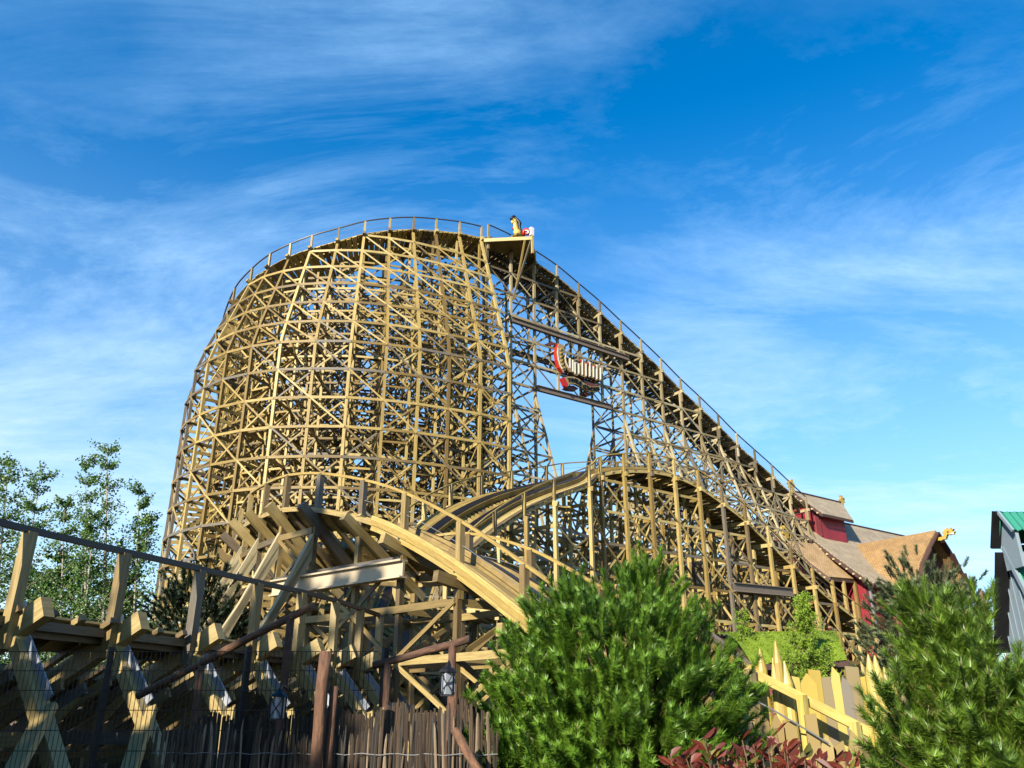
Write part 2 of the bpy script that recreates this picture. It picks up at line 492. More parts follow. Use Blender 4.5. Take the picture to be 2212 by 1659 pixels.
for r in (1, 2, 3, 4):
    for z in DLV:
        for i in range(NBW - 1):
            if z + 1 < min(dtop(i, r), dtop(i + 1, r)):
                f = random.random()
                if f < .75: drop.beam('plank', 'timber', dpos(i, r, z + .95), dpos(i + 1, r, z + .95 + (random.choice((-.9, 0, .9)) if f < .4 else 0)), .05, .17)
        for i in range(NBW):
            if r < 4 and z + 1 < min(dtop(i, r), dtop(i, r + 1)) and random.random() < .7:
                drop.beam('plank', 'timber', dpos(i, r, z + 1.0), dpos(i, r + 1, z + 1.0), .06, .18)
dc = []; dl = []; pa = []
for i in range(NBW):
    O = dpos(i, 0, DK[i]); bank = R(22 if i < 14 else 22 - 5 * (i - 13))
    l = (-INN[i] * math.cos(bank) + V((0, 0, math.sin(bank)))).normalized()
    dc.append(O - l * 1.5); dl.append(l)
dcf = catmull(dc, 6); dlf = [q.normalized() for q in catmull(dl, 6)]
track(drop, 'timber', dcf, dlf, 1.55, .55, .42, .34, sides=(1,), post_at=range(0, len(dcf), 6), post=.14, hr=1.1, cables=2)
mb = MB()
for i in range(len(dcf) - 1):
    mb.beam(dcf[i] - dlf[i] * 1.5, dcf[i + 1] - dlf[i + 1] * 1.5, .14, .2)
drop.add('edge_beam', mb, 'timber', 1)
for i in range(NBW):     # cap beams under the deck
    drop.beam('cap_beam', 'timber', dc[i] + dl[i] * 1.95 - V((0, 0, .18)), dc[i] - dl[i] * 1.7 - V((0, 0, .18)), .2, .26)
# platform for the figure
pz = 36.3
A_ = L(-6.4, 2.2, pz); A_ = P(1046, 515, 57.3); B_ = P(1150, 510, 56.9); C_ = L(-1.2, 1.7, 36.2); E_ = L(-6.2, 1.0, 36.3)
mb = MB().slab([A_, B_, C_, E_], .1)
drop.add('platform', mb, 'timber', 3)
for a, b in ((A_, B_), (B_, C_)):
    drop.beam('platform_beam', 'timber', a - V((0, 0, .2)), b - V((0, 0, .2)), .12, .3)
for f in (.25, .5, .75):
    drop.beam('platform_beam', 'timber', A_.lerp(B_, f) - V((0, 0, .25)), E_.lerp(C_, f) - V((0, 0, .25)), .1, .24)
for q in (0, .5):
    drop.beam('platform_strut', 'timber', B_ - V((.1 + q, 0, .35)), L(-4.0, 2.3, 31.6) + V((.2 * q, .3, 0)), .13)
drop.beam('platform_strut', 'timber', B_ - V((0, 0, 1.6)), B_ + V((0, 0, .05)), .17)
drop.finish()

# ================================================================== 2. lift hill
HS = [-6.6, -4, -1.6, .8, 3.3, 6.2, 8.6, 11, 13.2, 15.1, 17.7, 20.1, 22.1, 24.3, 26.5, 30.3, 36]
HZ = [36.7, 36.5, 35.9, 35.25, 34.2, 32.95, 31.6, 30.45, 29.2, 28.05, 26.75, 25.4, 24.2, 23.15, 22.1, 20.1, 17.3]
LS = [-6.3 + 2.35 * k for k in range(17)]
LZ = [lerp(HS, HZ, s) for s in LS]
lift = Thing('coaster_lift_hill', L(12, 0, -EYE), 'long straight timber lift hill of the coaster sloping down into the red hall', 'coaster structure', 'timber roller coaster structures')
def ltop(i, r):
    if r in (1, 2): return LZ[i] - .1
    return min(23.9, LZ[i] - 1.5)
def lpos(i, r, z):
    leg0 = min(23.9, LZ[i] - 1.5)
    n = {0: 2.0 + BAT * max(0, leg0 - z), 1: 2.0, 2: -2.0, 3: -2.0 - BAT * max(0, leg0 - z)}[r]
    return L(LS[i], n, z)
def lbase(i, r):
    s = LS[i]
    if r <= 1 and -1.2 < s < 5.6: return 24.4
    if r >= 2 and -1.2 < s < 5.6: return 28.4
    return -EYE
LLV = [24.45 - 2.05 * k for k in range(13)] + [26.4, 28.4, 30.2, 32.1, 34.0]
lattice(lift, 'lift', len(LS), (0, 1, 2, 3), lpos, ltop, LLV, post=.16, front=(0, 1), base=lbase, seed=5, xprob=.25, xfront=1, zx=-9)
lc = catmull([L(s, 0, z) for s, z in zip(LS, LZ)], 4)
track(lift, 'lift', lc, [N] * len(lc), 2.1, .55, .42, .33, sides=(1, -1), post_at=range(0, len(lc), 4), post=.15, hr=1.1, cables=4, postdown=1.2)
for i in range(len(LS)):
    lift.beam('cap_beam', 'lift', L(LS[i], 2.4, LZ[i] - .22), L(LS[i], -2.4, LZ[i] - .22), .16, .26)
    for sg in (1, -1):
        lift.beam('knee_brace', 'lift', L(LS[i], 2.0 * sg, LZ[i] - 2.0), L(LS[i], .4 * sg, LZ[i] - .35), .12)
for o in (-1.3, -.4, .4, 1.3):
    mb = MB(); pts = [p + N * o - V((0, 0, .18)) for p in lc]; mb.path(pts, .14, .26); lift.add('stringer', mb, 'lift', 1)
# steel spans over the gap
for n_, a, b in ((2.3, (1105, 690), (1358, 775)), (2.3, (1160, 838), (1320, 880)), (-2.3, None, None)):
    if a: p0, p1 = hitN(*a, n_), hitN(*b, n_)
    else: p0, p1 = L(-6, -2.3, 29.5), L(8.5, -2.3, 29.5)
    mb = MB(); hz = .32
    mb.beam(p0, p1, .06, .36); mb.beam(p0 + V((0, 0, .2)), p1 + V((0, 0, .2)), .3, .04); mb.beam(p0 - V((0, 0, .2)), p1 - V((0, 0, .2)), .3, .04)
    lift.add('steel_beam', mb, 'steel', 1)
lift.finish()

# ================================================================== 3. dense runs behind the drop
def runs(name, label, pts, zs, half, lv, mat, seed, minor=.9):
    th = Thing(name, (pts[0][0], pts[0][1], 0), label, 'coaster structure', 'timber roller coaster structures')
    n = len(pts)
    nr = []
    for i in range(n):
        a = V((*pts[max(0, i - 1)], 0)); b = V((*pts[min(n - 1, i + 1)], 0)); t = (b - a).normalized(); nr.append(V((t.y, -t.x, 0)))
    offs = [half, 0, -half]
    pos = lambda i, r, z: V((pts[i][0], pts[i][1], z + EYE)) + nr[i] * (offs[r] + (.2 * max(0, zs[i] - 4 - z) if r == 0 else 0))
    lattice(th, mat, n, (0, 1, 2), pos, lambda i, r: zs[i] - .1, lv, front=(0,), seed=seed, xprob=.6, minor=minor)
    c = catmull([V((p[0], p[1], z + EYE)) for p, z in zip(pts, zs)], 4); l = [q.normalized() for q in catmull(nr, 4)]
    track(th, mat, c, l, half + .2, .55, .5, .34, sides=(1, -1), post_at=range(0, len(c), 4), cables=1, hr_mat=mat)
    th.finish()
runs('coaster_return_run', 'inner timber track run crossing behind the rounded drop tower', [(-21 + 2.3 * k, 62.5 + .35 * k) for k in range(9)], [21.5 - .1 * k for k in range(9)], 2.4, [19.8 - 1.9 * k for k in range(11)], 'timber', 11)
runs('coaster_valley_run', 'lower timber track run seen through the lattice under the lift', [L(-12 + 2.4 * k, -6.5, 0)[:2] for k in range(20)], [15.5 - 7.5 * math.exp(-((k - 5.0) / 3.2) ** 2) - .35 * max(0, k - 8) for k in range(20)], 1.9, [14 - 2 * k for k in range(8)], 'timber', 13, .8)

runs('coaster_low_run', 'low timber track run in the shade behind the nearest track', [(-14 + 2.0 * k, 37.5 - .55 * k) for k in range(8)], [4.6 - .1 * k for k in range(8)], 1.8, [4.2, 2.6, 1.0, -.6], 'timber', 19)
# ================================================================== 4. second hill in front of the lift
hs = [-6.3, -3.9, -1.8, .4, 2.5, 5.3, 9.1, 13.8, 16.8, 20.5, 26]
hz = [14.2, 14.9, 15.4, 15.7, 15.7, 15.2, 13.6, 10.95, 9.3, 7.75, 6.0]
hc = []; hb = []
s = 25.2
while s > -5.5:
    hc.append(L(s, 10.9, lerp(hs, hz, s))); hb.append(4); s -= 2.3
for (x, y, Y), b in zip([(1226, 1046, 49.6), (1150, 1068, 46.6), (1085, 1090, 44.2), (1020, 1122, 41.6), (965, 1160, 39.2), (918, 1206, 36.9), (880, 1262, 34.7), (852, 1325, 32.5), (832, 1390, 30.5), (816, 1450, 28.6)], (10, 18, 26, 33, 36, 36, 36, 34, 30, 26)):
    hc.append(P(x, y, Y)); hb.append(b)
hill = Thing('coaster_second_hill', L(6, 11, -EYE), 'lower timber hill in front of the lift whose dark track twists down to the left', 'coaster structure', 'timber roller coaster structures')
hl = []; hn = []
for i in range(len(hc)):
    t = (hc[min(len(hc) - 1, i + 1)] - hc[max(0, i - 1)]); t.z = 0; t.normalize()
    lf = V((-t.y, t.x, 0))          # left of heading = inside of the turn (viewer side)
    hn.append(lf); b = R(hb[i])
    hl.append((lf * math.cos(b) - V((0, 0, math.sin(b)))).normalized())
def hpos(i, r, z):
    zt = hc[i].z - EYE
    o = {0: 1.55, 1: .1, 2: -1.5, 3: -1.5 - .22 * max(0, zt - 3.2 - z)}[r]
    p = hc[i] + hn[i] * o
    return V((p.x, p.y, z + EYE))
def htop(i, r):
    zt = hc[i].z - EYE
    return zt - 3.2 if r == 3 else zt - .2 - 1.5 * math.sin(R(hb[i])) * (1, 0, -1)[r]
lattice(hill, 'timber', len(hc), (0, 1, 2, 3), hpos, htop, [14.3 - 2.0 * k for k in range(8)], front=(0,), seed=17, post=.18, xprob=.5, xfront=0, zx=99, girt=.22)
hcf = catmull(hc, 5); hlf = [q.normalized() for q in catmull(hl, 5)]
track(hill, 'timber', hcf, hlf, 1.5, .6, .42, .22, stack=.42, sides=(1, -1), post_at=range(0, len(hcf), 5), post=.17, hr=1.15, cables=2, hr_mat='timber', deck=True)
for o in (1.45, -1.45):
    mb = MB().path([p + l * o - V((0, 0, .06)) for p, l in zip(hcf, hlf)], .08, .2); hill.add('edge_beam', mb, 'timber', 1)
for i in range(len(hc)):
    hill.beam('cap_beam', 'timber', hc[i] + hl[i] * 1.85 - V((0, 0, .25)), hc[i] - hl[i] * 1.85 - V((0, 0, .25)), .18, .28)
p0, p1 = hitN(1585, 1268, 12.7), hitN(1712, 1280, 12.7)
mb = MB().beam(p0, p1, .06, .5); mb.beam(p0 + V((0, 0, .27)), p1 + V((0, 0, .27)), .34, .05); mb.beam(p0 - V((0, 0, .27)), p1 - V((0, 0, .27)), .34, .05)
hill.add('steel_beam', mb, 'steel', 1)
hill.finish()

# ================================================================== 5. banked turn in the middle distance
turn = Thing('coaster_banked_turn', (-4, 26, 0), 'nearer banked timber turn with heavy cap beams running down behind the big pine', 'coaster structure', 'timber roller coaster structures')
tp = [(508, 1130, 35.5, 38), (522, 1094, 33, 40), (542, 1064, 31, 42), (577, 1042, 29.2, 42), (622, 1025, 27.8, 42), (692, 1021, 26.5, 38), (785, 1035, 25.2, 30), (875, 1064, 24, 16), (993, 1124, 22.3, 8), (1130, 1217, 20.6, 5), (1262, 1312, 19.1, 4), (1380, 1400, 17.7, 3), (1490, 1490, 16.4, 3)]
te = [P(x, y, Y) - V((0, 0, 1.2)) for x, y, Y, b in tp]
tl = []; tn_ = []
for i in range(len(te)):
    t = te[min(len(te) - 1, i + 1)] - te[max(0, i - 1)]; t.z = 0; t.normalize()
    o = V((t.y, -t.x, 0)); tn_.append(o)         # outward = viewer side
    b = R(tp[i][3]); tl.append((o * math.cos(b) + V((0, 0, math.sin(b)))).normalized())
tc = [e - l * 1.45 for e, l in zip(te, tl)]
tcf = catmull(tc, 6); tlf = [q.normalized() for q in catmull(tl, 6)]
track(turn, 'neart', tcf, tlf, 1.35, .58, .62, .2, stack=.4, stack_h=.3, sides=(1, -1), post_at=range(0, len(tcf), 6), post=.18, hr=1.2, cables=1, hr_mat='fresh', hr_w=.1, tie_half=1.5, postdown=.9)
for o, h in ((1.54, .3), (-1.54, .3)):
    for q in range(3):
        k0 = 38 if o > 0 else 0
        mb = MB().path([p + l * (o + .04 * (q % 2)) - V((0, 0, -.04 + .155 * q)) for p, l in zip(tcf[k0:], tlf[k0:])], .1, .14, None, (.9, .45, .75)[q]); turn.add('edge_beam', mb, 'fresh' if o > 0 else 'neart', 1)
    if o > 0:
        mb = MB().path([p + l * 1.5 - V((0, 0, .1)) for p, l in zip(tcf[:39], tlf[:39])], .07, .16); turn.add('edge_beam', mb, 'neart', 1)
def tpos(i, r, z):
    zt = te[i].z - EYE
    o = {0: 0, 1: -2.5, 2: -4.4, 3: -6.2}[r]
    p = te[i] + tn_[i] * o
    return V((p.x, p.y, z + EYE))
def ttop(i, r):
    zt = te[i].z - EYE; b = R(tp[i][3])
    return zt - .3 if r == 0 else zt - .3 - 2.5 * math.tan(b) if r == 1 else max(0, zt - 2.8 - .6 * r)
lattice(turn, 'neart', len(te), (0, 1, 2, 3), tpos, ttop, [5.8, 4.4, 3.0, 1.6, .2], post=.16, led=.06, ledh=.2, br=.05, brh=.12, front=(0, 1), seed=23, xprob=.5, girt=.2)  # shade of the turn is put into its colour by the darker timber
for i in range(len(te)):
    turn.beam('cap_beam', 'neart', te[i] + tl[i] * .8 - V((0, 0, .5)), te[i] - tl[i] * 3.3 - V((0, 0, .5)), .2, .3)
    if i < 6:
        for q in (0, .45):
            a = te[i] - V((0, 0, .9 + q)); t = (te[min(i + 1, 12)] - te[max(0, i - 1)]).normalized()
            b_ = te[i] + tn_[i] * (3.1 + q) ; b_.z = 1.0
            turn.beam('batter_leg', 'lift', a, b_, .16, .22, None, 2, .95)
    for k in range(3):
        turn.add('bolt', MB().tube([te[i] + tn_[i] * .1 - V((0, 0, .2 + .14 * k)), te[i] + tn_[i] * .17 - V((0, 0, .2 + .14 * k))], .03, 6), 'bolt', 0)
p0, p1 = P(590, 1272, 27.2), P(872, 1228, 23.4)
mb = MB().beam(p0, p1, .08, .42); mb.beam(p0 + V((0, 0, .23)), p1 + V((0, 0, .23)), .3, .05); mb.beam(p0 - V((0, 0, .23)), p1 - V((0, 0, .23)), .3, .05)
turn.add('steel_beam', mb, 'cream', 1)
turn.finish()

# ================================================================== 6. nearest track on the left
near = Thing('coaster_near_track', (-7, 15, 0), 'nearest low banked timber track with dark handrail and jutting beam ends', 'coaster structure', 'timber roller coaster structures')
hp = [(-10.9, 6.2), (-10.1, 8.0), (-9.32, 9.8), (-8.54, 11.65), (-7.76, 13.5), (-7.0, 15.3), (-6.25, 17.1), (-5.55, 18.8), (-4.92, 20.2), (-4.43, 21.7), (-4.07, 23.3), (-3.73, 24.6)]
zr = [3.05, 3.02, 3.0, 2.97, 2.93, 2.93, 2.93, 2.93, 2.93, 2.93, 2.93, 2.9]
ne = [V((x, y, z - 1.3 + EYE)) for (x, y), z in zip(hp, zr)]
nl = []; no = []
for i in range(len(ne)):
    t = ne[min(len(ne) - 1, i + 1)] - ne[max(0, i - 1)]; t.z = 0; t.normalize()
    o = V((t.y, -t.x, 0)); no.append(o); b = R(27)
    nl.append((o * math.cos(b) + V((0, 0, math.sin(b)))).normalized())
ncn = [e - l * 1.5 for e, l in zip(ne, nl)]
ncf = catmull(ncn, 6); nlf = [q.normalized() for q in catmull(nl, 6)]
track(near, 'neart', ncf, nlf, 1.42, .58, .6, .12, stack=.34, stack_h=.2, sides=(1, -1), rails=False, tie_half=1.62)
Z = V((0, 0, 1))
mb = MB().path([e + Z * 1.3 for e in ne], .1, .1, None, .5); near.add('handrail', mb, 'paint', 5)
for o in (1.42, 1.2, -1.4):
    mb = MB().path([c + l * o - V((0, 0, .1)) for c, l in zip(ncf, nlf)], .08, .15, None, .12); near.add('edge_beam', mb, 'neart', 1)
for i in range(len(ne)):
    e, l, o = ne[i], nl[i], no[i]
    t = Z.cross(o)
    near.beam('handrail_post', 'neart', e - Z * .55 - t * .16, e + Z * 1.27 - t * .16, .17, .17, t)
    near.add('steel_plate', MB().beam(e - Z * .45 - t * .06, e + Z * .2 - t * .06, .03, .22, t), 'galv')
    near.beam('cap_beam', 'neart', e + l * .62 - Z * .2, e - l * 3.4 - Z * .2, .2, .34, None, None, .9)
    # crossed legs below: one leans out, one leans back
    a = e - Z * .4 + o * .05
    near.beam('leg', 'neart', a, e - Z * (e.z - .0) + o * 2.5 - t * .2, .2, .26, t, None, .9)
    near.add('steel_plate', MB().beam(a + o * .16 + Z * .0, a + o * .16 + (V((o.x * 2.5, o.y * 2.5, -e.z + .4)) * .3), .22, .03, t), 'galv')
    if i:
        lp = lambda q, z: V((ne[q].x, ne[q].y, z)) + no[q] * (2.5 * (1 - z / (ne[q].z - .4)) + .16)
        near.beam('leg_brace', 'neart', lp(i, 1.95), lp(i - 1, .15), .1, .26, no[i], 1, .95)
    near.beam('leg', 'neart', e - l * 2.9 - Z * .4, V((e.x, e.y, 0)) - o * 2.6, .2)
    for k, (zz) in enumerate((.6, 1.5)):
        near.beam('girt', 'neart', V((e.x, e.y, zz)) + o * (.9 - .2 * k), V((e.x, e.y, zz)) - o * 2.8, .07, .2)
    for q in range(5):
        bp = e + l * .1 - Z * (.08 + .08 * q) + t * .125
        near.add('bolt', MB().tube([bp, bp + t * .05], .018, 6), 'bolt')
for i in range(len(ne) - 1):
    for zz, oo in ((.55, .8), (1.45, -2.7), (1.9, -2.9), (.8, -2.75)):
        near.beam('ledger', 'neart', V((ne[i].x, ne[i].y, zz)) + no[i] * oo, V((ne[i + 1].x, ne[i + 1].y, zz)) + no[i + 1] * oo, .07, .22)
    near.beam('brace', 'neart', V((ne[i].x, ne[i].y, .4)) - no[i] * 2.7, V((ne[i + 1].x, ne[i + 1].y, 1.9)) - no[i + 1] * 2.8, .06, .16)
    near.beam('brace', 'neart', V((ne[i].x, ne[i].y, 1.9)) - no[i] * 2.75, V((ne[i + 1].x, ne[i + 1].y, .4)) - no[i + 1] * 2.65, .06, .16)
for i in range(len(ne) - 1):
    for k in range(4):
        f = (k + .5) / 4; e = ne[i].lerp(ne[i + 1], f); o = no[i]; l = nl[i]
        near.beam('joist', 'neart', e - l * .3 - Z * (.75 + .05 * k), e - l * 3.1 - Z * .75, .07, .2)
        near.beam('joist', 'neart', V((e.x, e.y, 1.35 - .1 * k)) + o * .5, V((e.x, e.y, .9)) - o * 2.6, .06, .16)
        if k % 2: near.beam('brace', 'neart', V((e.x, e.y, 2.2)) - o * .4, V((e.x, e.y, .3)) - o * 2.4, .06, .15)
near.finish()

# ================================================================== 7. sign on the lift
sg = empty('coaster_sign', hitN(1235, 800, 2.6), 'red and gold carved name sign hung on the lift hill between steel beams', 'sign')
def sz(p): return (1123.2 + p[0] * .10416, 702.7 + p[1] * .10416)
def sfn(p, dep):
    return hitN(*sz(p), 2.45) + N * dep
def plate(name, poly, mat, d0, d1): return MB().prism(poly, sfn, d0, d1).build(name, M[mat], sg)
wing = [(730, 425), (790, 440), (830, 480), (838, 560), (800, 640), (795, 740), (830, 840), (862, 920), (870, 965), (812, 1002), (752, 900), (708, 760), (692, 620), (700, 520)]
plate('initial_back', [(x + (-6 if x < 780 else 10), y + (8 if y > 800 else -8)) for x, y in wing], 'signred', .08, .42)
plate('initial_wing', wing, 'goldsign', .42, .52)
plate('initial_rim', [(700, 520), (712, 520), (706, 640), (722, 760), (765, 890), (822, 990), (812, 1002), (752, 900), (708, 760), (692, 620)], 'white', .521, .55)
for k in range(6):
    y0 = 520 + k * 78
    x0 = 735 + (k > 2) * (k - 2) * 14
    plate('feather', [(x0, y0 + 40), (x0 + 18, y0 + 5), (x0 + 48, y0), (x0 + 55, y0 + 18), (x0 + 28, y0 + 34), (x0 + 16, y0 + 62)], 'gold', .52, .6)
plate('initial_back', [(800, 450), (880, 470), (905, 500), (850, 560), (840, 700), (880, 800), (940, 900), (1005, 985), (970, 1010), (900, 940), (850, 860), (800, 740), (815, 600)], 'signdark', -.1, .35)
plate('initial_stroke', [(825, 545), (838, 550), (800, 650), (806, 750), (845, 850), (832, 850), (790, 755), (785, 650)], 'white', .35, .46)
plate('initial_stroke', [(880, 615), (900, 640), (882, 740), (905, 830), (955, 920), (1010, 985), (1000, 1010), (960, 1005), (895, 915), (858, 800), (848, 700)], 'goldsign', .35, .5)
plate('initial_stroke', [(868, 640), (878, 640), (860, 740), (885, 840), (940, 930), (930, 935), (872, 845), (848, 740)], 'white', .5, .53)
plate('horn', [(490, 410), (560, 375), (640, 365), (720, 385), (740, 405), (700, 425), (620, 420), (560, 440)], 'signdark', .08, .2)
plate('horn', [(740, 405), (800, 405), (850, 425), (900, 490), (870, 500), (820, 450), (770, 430)], 'signdark', -.5, .2)
strokes = [(970, 712, 935), (1030, 745, 1000), (1075, 790, 1035), (1152, 822, 1035), (1226, 740, 1060), (1302, 822, 1082), (1382, 790, 1088), (1456, 872, 1106), (1526, 845, 1146), (1602, 905, 1156)]
for x, a, b in strokes:
    sl = .18
    plate('letter_back', [(x - 30, a - 20), (x + 30, a - 8), (x + 32, b + 28), (x, b + 44), (x - 26, b + 20)], 'signdark', -.05, .3)
    plate('letter_stroke', [(x - 26, a - 10), (x + 24, a), (x + 26, b + 16), (x, b + 28), (x - 22, b + 12)], 'goldsign', .3, .4)
    plate('letter_stroke', [(x - 9, a + 8), (x + 10, a + 14), (x + 12, b - 4), (x, b + 4), (x - 6, b - 6)], 'white', .4, .45)
for q in ([(1050, 745), (1110, 720), (1180, 745), (1170, 775), (1110, 750), (1060, 775)], [(1075, 1035), (1152, 1035), (1130, 1070), (1100, 1075)], [(1240, 770), (1300, 800), (1300, 830), (1240, 800)],
          [(1226, 1060), (1302, 1080), (1285, 1105), (1245, 1095)], [(1395, 790), (1450, 820), (1450, 850), (1395, 825)], [(1395, 975), (1450, 950), (1450, 985), (1395, 1005)], [(1540, 860), (1600, 900), (1600, 930), (1540, 890)]):
    plate('letter_link', q, 'goldsign', .25, .38)
for x, y in ((1190, 762), (1340, 835), (1492, 893)):
    plate('letter_notch', [(x - 28, y - 20), (x + 24, y - 12), (x + 8, y + 38), (x - 6, y + 20)], 'signred', .2, .44)
for x, y in ((1340, 780), (1480, 830), (1600, 860)):
    plate('top_bar', [(x - 70, y - 12), (x + 70, y + 24), (x + 66, y + 44), (x - 70, y + 8)], 'gold', -.1, .1)
ban = [(862, 1105), (960, 1092), (1060, 1100), (1160, 1142), (1240, 1215), (1330, 1275), (1430, 1305), (1530, 1300), (1608, 1278), (1585, 1395), (1500, 1422), (1400, 1412), (1290, 1372), (1190, 1300), (1090, 1248), (1000, 1240), (945, 1268)]
plate('banner', ban, 'goldsign', .15, .4)
plate('banner_end', [(795, 1128), (862, 1105), (945, 1270), (910, 1312), (862, 1282)], 'signred', .1, .38)
plate('banner_curl', [(945, 1268), (1090, 1258), (1190, 1320), (1140, 1360), (1000, 1345), (915, 1312)], 'signdark', -.3, .14)
plate('banner_curl', [(1285, 1230), (1330, 1200), (1430, 1200), (1560, 1240), (1600, 1278), (1530, 1296), (1430, 1302), (1340, 1272)], 'signdark', -.3, .14)
plate('banner_curl', [(1300, 1372), (1400, 1414), (1500, 1424), (1480, 1450), (1380, 1480), (1320, 1430)], 'signdark', -.3, .14)
def letter(ch, p, ang, size, parent, mat, origin):
    cu = bpy.data.curves.new('letter', 'FONT'); cu.body = ch; cu.size = 1; cu.extrude = .08; cu.align_x = 'CENTER'; cu.align_y = 'CENTER'
    cu.offset = .012
    ob = bpy.data.objects.new('letter', cu); COL.objects.link(ob)
    bpy.context.view_layer.update()
    me = bpy.data.meshes.new_from_object(ob.evaluated_get(bpy.context.evaluated_depsgraph_get()))
    bpy.data.objects.remove(ob); bpy.data.curves.remove(cu)
    ex = origin((p[0] + 10 * math.cos(ang), p[1] + 10 * math.sin(ang))) - origin(p)
    ey = origin((p[0] + 10 * math.sin(ang), p[1] - 10 * math.cos(ang))) - origin(p)
    ex = ex / 10 * size; ey = ey / 10 * size; c = origin(p); off = V(parent['_o']); nz = ex.cross(ey).normalized()
    for v in me.vertices:
        q = v.co.copy(); v.co = c + ex * q.x + ey * q.y + nz * (q.z * .6) - off
    me.materials.clear(); me.materials.append(mat)
    o = bpy.data.objects.new('letter', me); COL.objects.link(o); o.parent = parent
    return o
txt = 'TIMBUR COASTER'
cl = [((915 + 955) / 2 - 10, 1170), (1060, 1172), (1150, 1222), (1240, 1295), (1340, 1340), (1440, 1362), (1530, 1358), (1575, 1345)]
tot = [0]
for a, b in zip(cl, cl[1:]): tot.append(tot[-1] + math.hypot(b[0] - a[0], b[1] - a[1]))
for k, ch in enumerate(txt):
    if ch == ' ': continue
    q = tot[-1] * (k + .5) / len(txt)
    j = max(i for i in range(len(cl) - 1) if tot[i] <= q); f = (q - tot[j]) / (tot[j + 1] - tot[j])
    p = (cl[j][0] + (cl[j + 1][0] - cl[j][0]) * f, cl[j][1] + (cl[j + 1][1] - cl[j][1]) * f)
    letter(ch, p, math.atan2(cl[j + 1][1] - cl[j][1], cl[j + 1][0] - cl[j][0]), 104, sg, M['black'], lambda p: sfn(p, .43))

# ================================================================== 8. figure on the platform
def statue_mat():
    m, nt, b = newmat('spotted_yellow_paint')
    gm = nd(nt, 'ShaderNodeNewGeometry')
    vo = nd(nt, 'ShaderNodeTexVoronoi'); vo.inputs['Scale'].default_value = 3.2; nt.links.new(gm.outputs['Position'], vo.inputs['Vector'])
    c = ramp(nt, vo.outputs['Distance'], [(.26, (.10, .06, .02)), (.34, (.66, .46, .09))])
    nt.links.new(c, b.inputs['Base Color']); b.inputs['Roughness'].default_value = .5
    return m
M['statue'] = statue_mat()
fy = 57.6
fp = lambda x, y, dy=0: P((1750 + x / 5.53) * .576, (780 + y / 5.53) * .576, fy + dy)
fig = empty('carved_figurehead', fp(1060, 575), 'yellow spotted carved beast raising its snout on the platform at the hill top', 'statue')
sc_ = 57.6 / 1789 / .86 * .576 / 5.53
MB().tube([fp(1075, 585), fp(1055, 520), fp(1028, 450), fp(1015, 390), fp(1010, 330), fp(1000, 280), fp(985, 235)], [110 * sc_, 100 * sc_, 72 * sc_, 56 * sc_, 50 * sc_, 46 * sc_, 36 * sc_], 12, .5, True, (1, .8)).build('body', M['statue'], fig, True)
MB().tube([fp(985, 240), fp(965, 215), fp(945, 190)], [36 * sc_, 26 * sc_, 16 * sc_], 10, .5).build('muzzle', M['statue'], fig, True)
MB().tube([fp(925, 245), fp(940, 215), fp(965, 190), fp(990, 165)], [.14, .16, .14, .1], 8).build('snout', M['black'], fig, True)
MB().tube([fp(1000, 170), fp(1020, 210), fp(1050, 240), fp(1080, 290), fp(1105, 320), fp(1095, 360), fp(1100, 430), fp(1140, 480), fp(1170, 500)], [.08, .1, .12, .16, .15, .13, .12, .12, .1], 8).build('mane', M['black'], fig, True)
MB().tube([fp(945, 265), fp(950, 300), fp(965, 330)], [.1, .12, .08], 8).build('jaw', M['statue'], fig, True)
MB().tube([fp(955, 440), fp(975, 415), fp(995, 400)], .11, 8).build('collar', M['signred'], fig, True)
sp = [fp(1250 + r_ * math.cos(a), 510 + r_ * math.sin(a)) for a, r_ in [(3.6 + .55 * k, 72 - 5.2 * k) for k in range(13)]]
MB().tube([fp(1180, 570)] + sp, [.16] + [.15 - .006 * k for k in range(13)], 8).build('scroll', M['signred'], fig, True)
MB().tube([fp(1250 + r_ * math.cos(a), 510 + r_ * math.sin(a), -.12) for a, r_ in [(3.9 + .5 * k, 52 - 5 * k) for k in range(9)]], .06, 8).build('scroll', M['white'], fig, True)
tag(MB().beam(fp(1345, 415), fp(1345, 575), .3, .3).build('platform_post', M['white'], None, False, fp(1345, 575)), 'short white square post at the outer corner of the platform', 'post')

# ================================================================== 9. red hall
def z8(x, y): return (1555 + .2969 * x, 1008 + .2969 * y)
hall = empty('red_timber_hall', L(40, 0, -EYE), 'large red boarded hall with shingled roofs swallowing the lift hill', 'building')
S0 = 31.0
def roofz(n): return 20.0 - .92 * (n + 1.1)
A, Bq = (-1.1, 20.0), (7.9, 11.72)
mb = MB()
prof = [(-1.1, 20.1), (1.5, 17.55), (4.5, 14.75), (6.6, 12.9), (8.3, 11.55)]
SE = lambda n: 54 - (n + 1.1) * 1.15
for (n0, z0), (n1, z1) in zip(prof, prof[1:]):
    mb.slab([L(S0 - .4, n1, z1), L(SE(n1), n1, z1), L(SE(n0), n0, z0), L(S0 - .4, n0, z0)], .22)
hr_ = mb.build('main_roof', M['shingle'], hall)
mb = MB()
for (n0, z0), (n1, z1) in zip(prof, prof[1:]):
    mb.slab([L(54, -2.2 - n1, z1), L(S0 - .4, -2.2 - n1, z1), L(S0 - .4, -2.2 - n0, z0), L(54, -2.2 - n0, z0)], .22)
mb.build('main_roof', M['shingle'], hall)
mb = MB()
for sgn in (0, 1):
    for (n0, z0), (n1, z1) in zip(prof, prof[1:]):
        f = (lambda n: -2.2 - n) if sgn else (lambda n: n)
        mb.beam(L(S0 - .45, f(n0), z0 - .3), L(S0 - .45, f(n1), z1 - .3), .1, .34, N)
mb.build('bargeboard', M['darkwood'], hall)
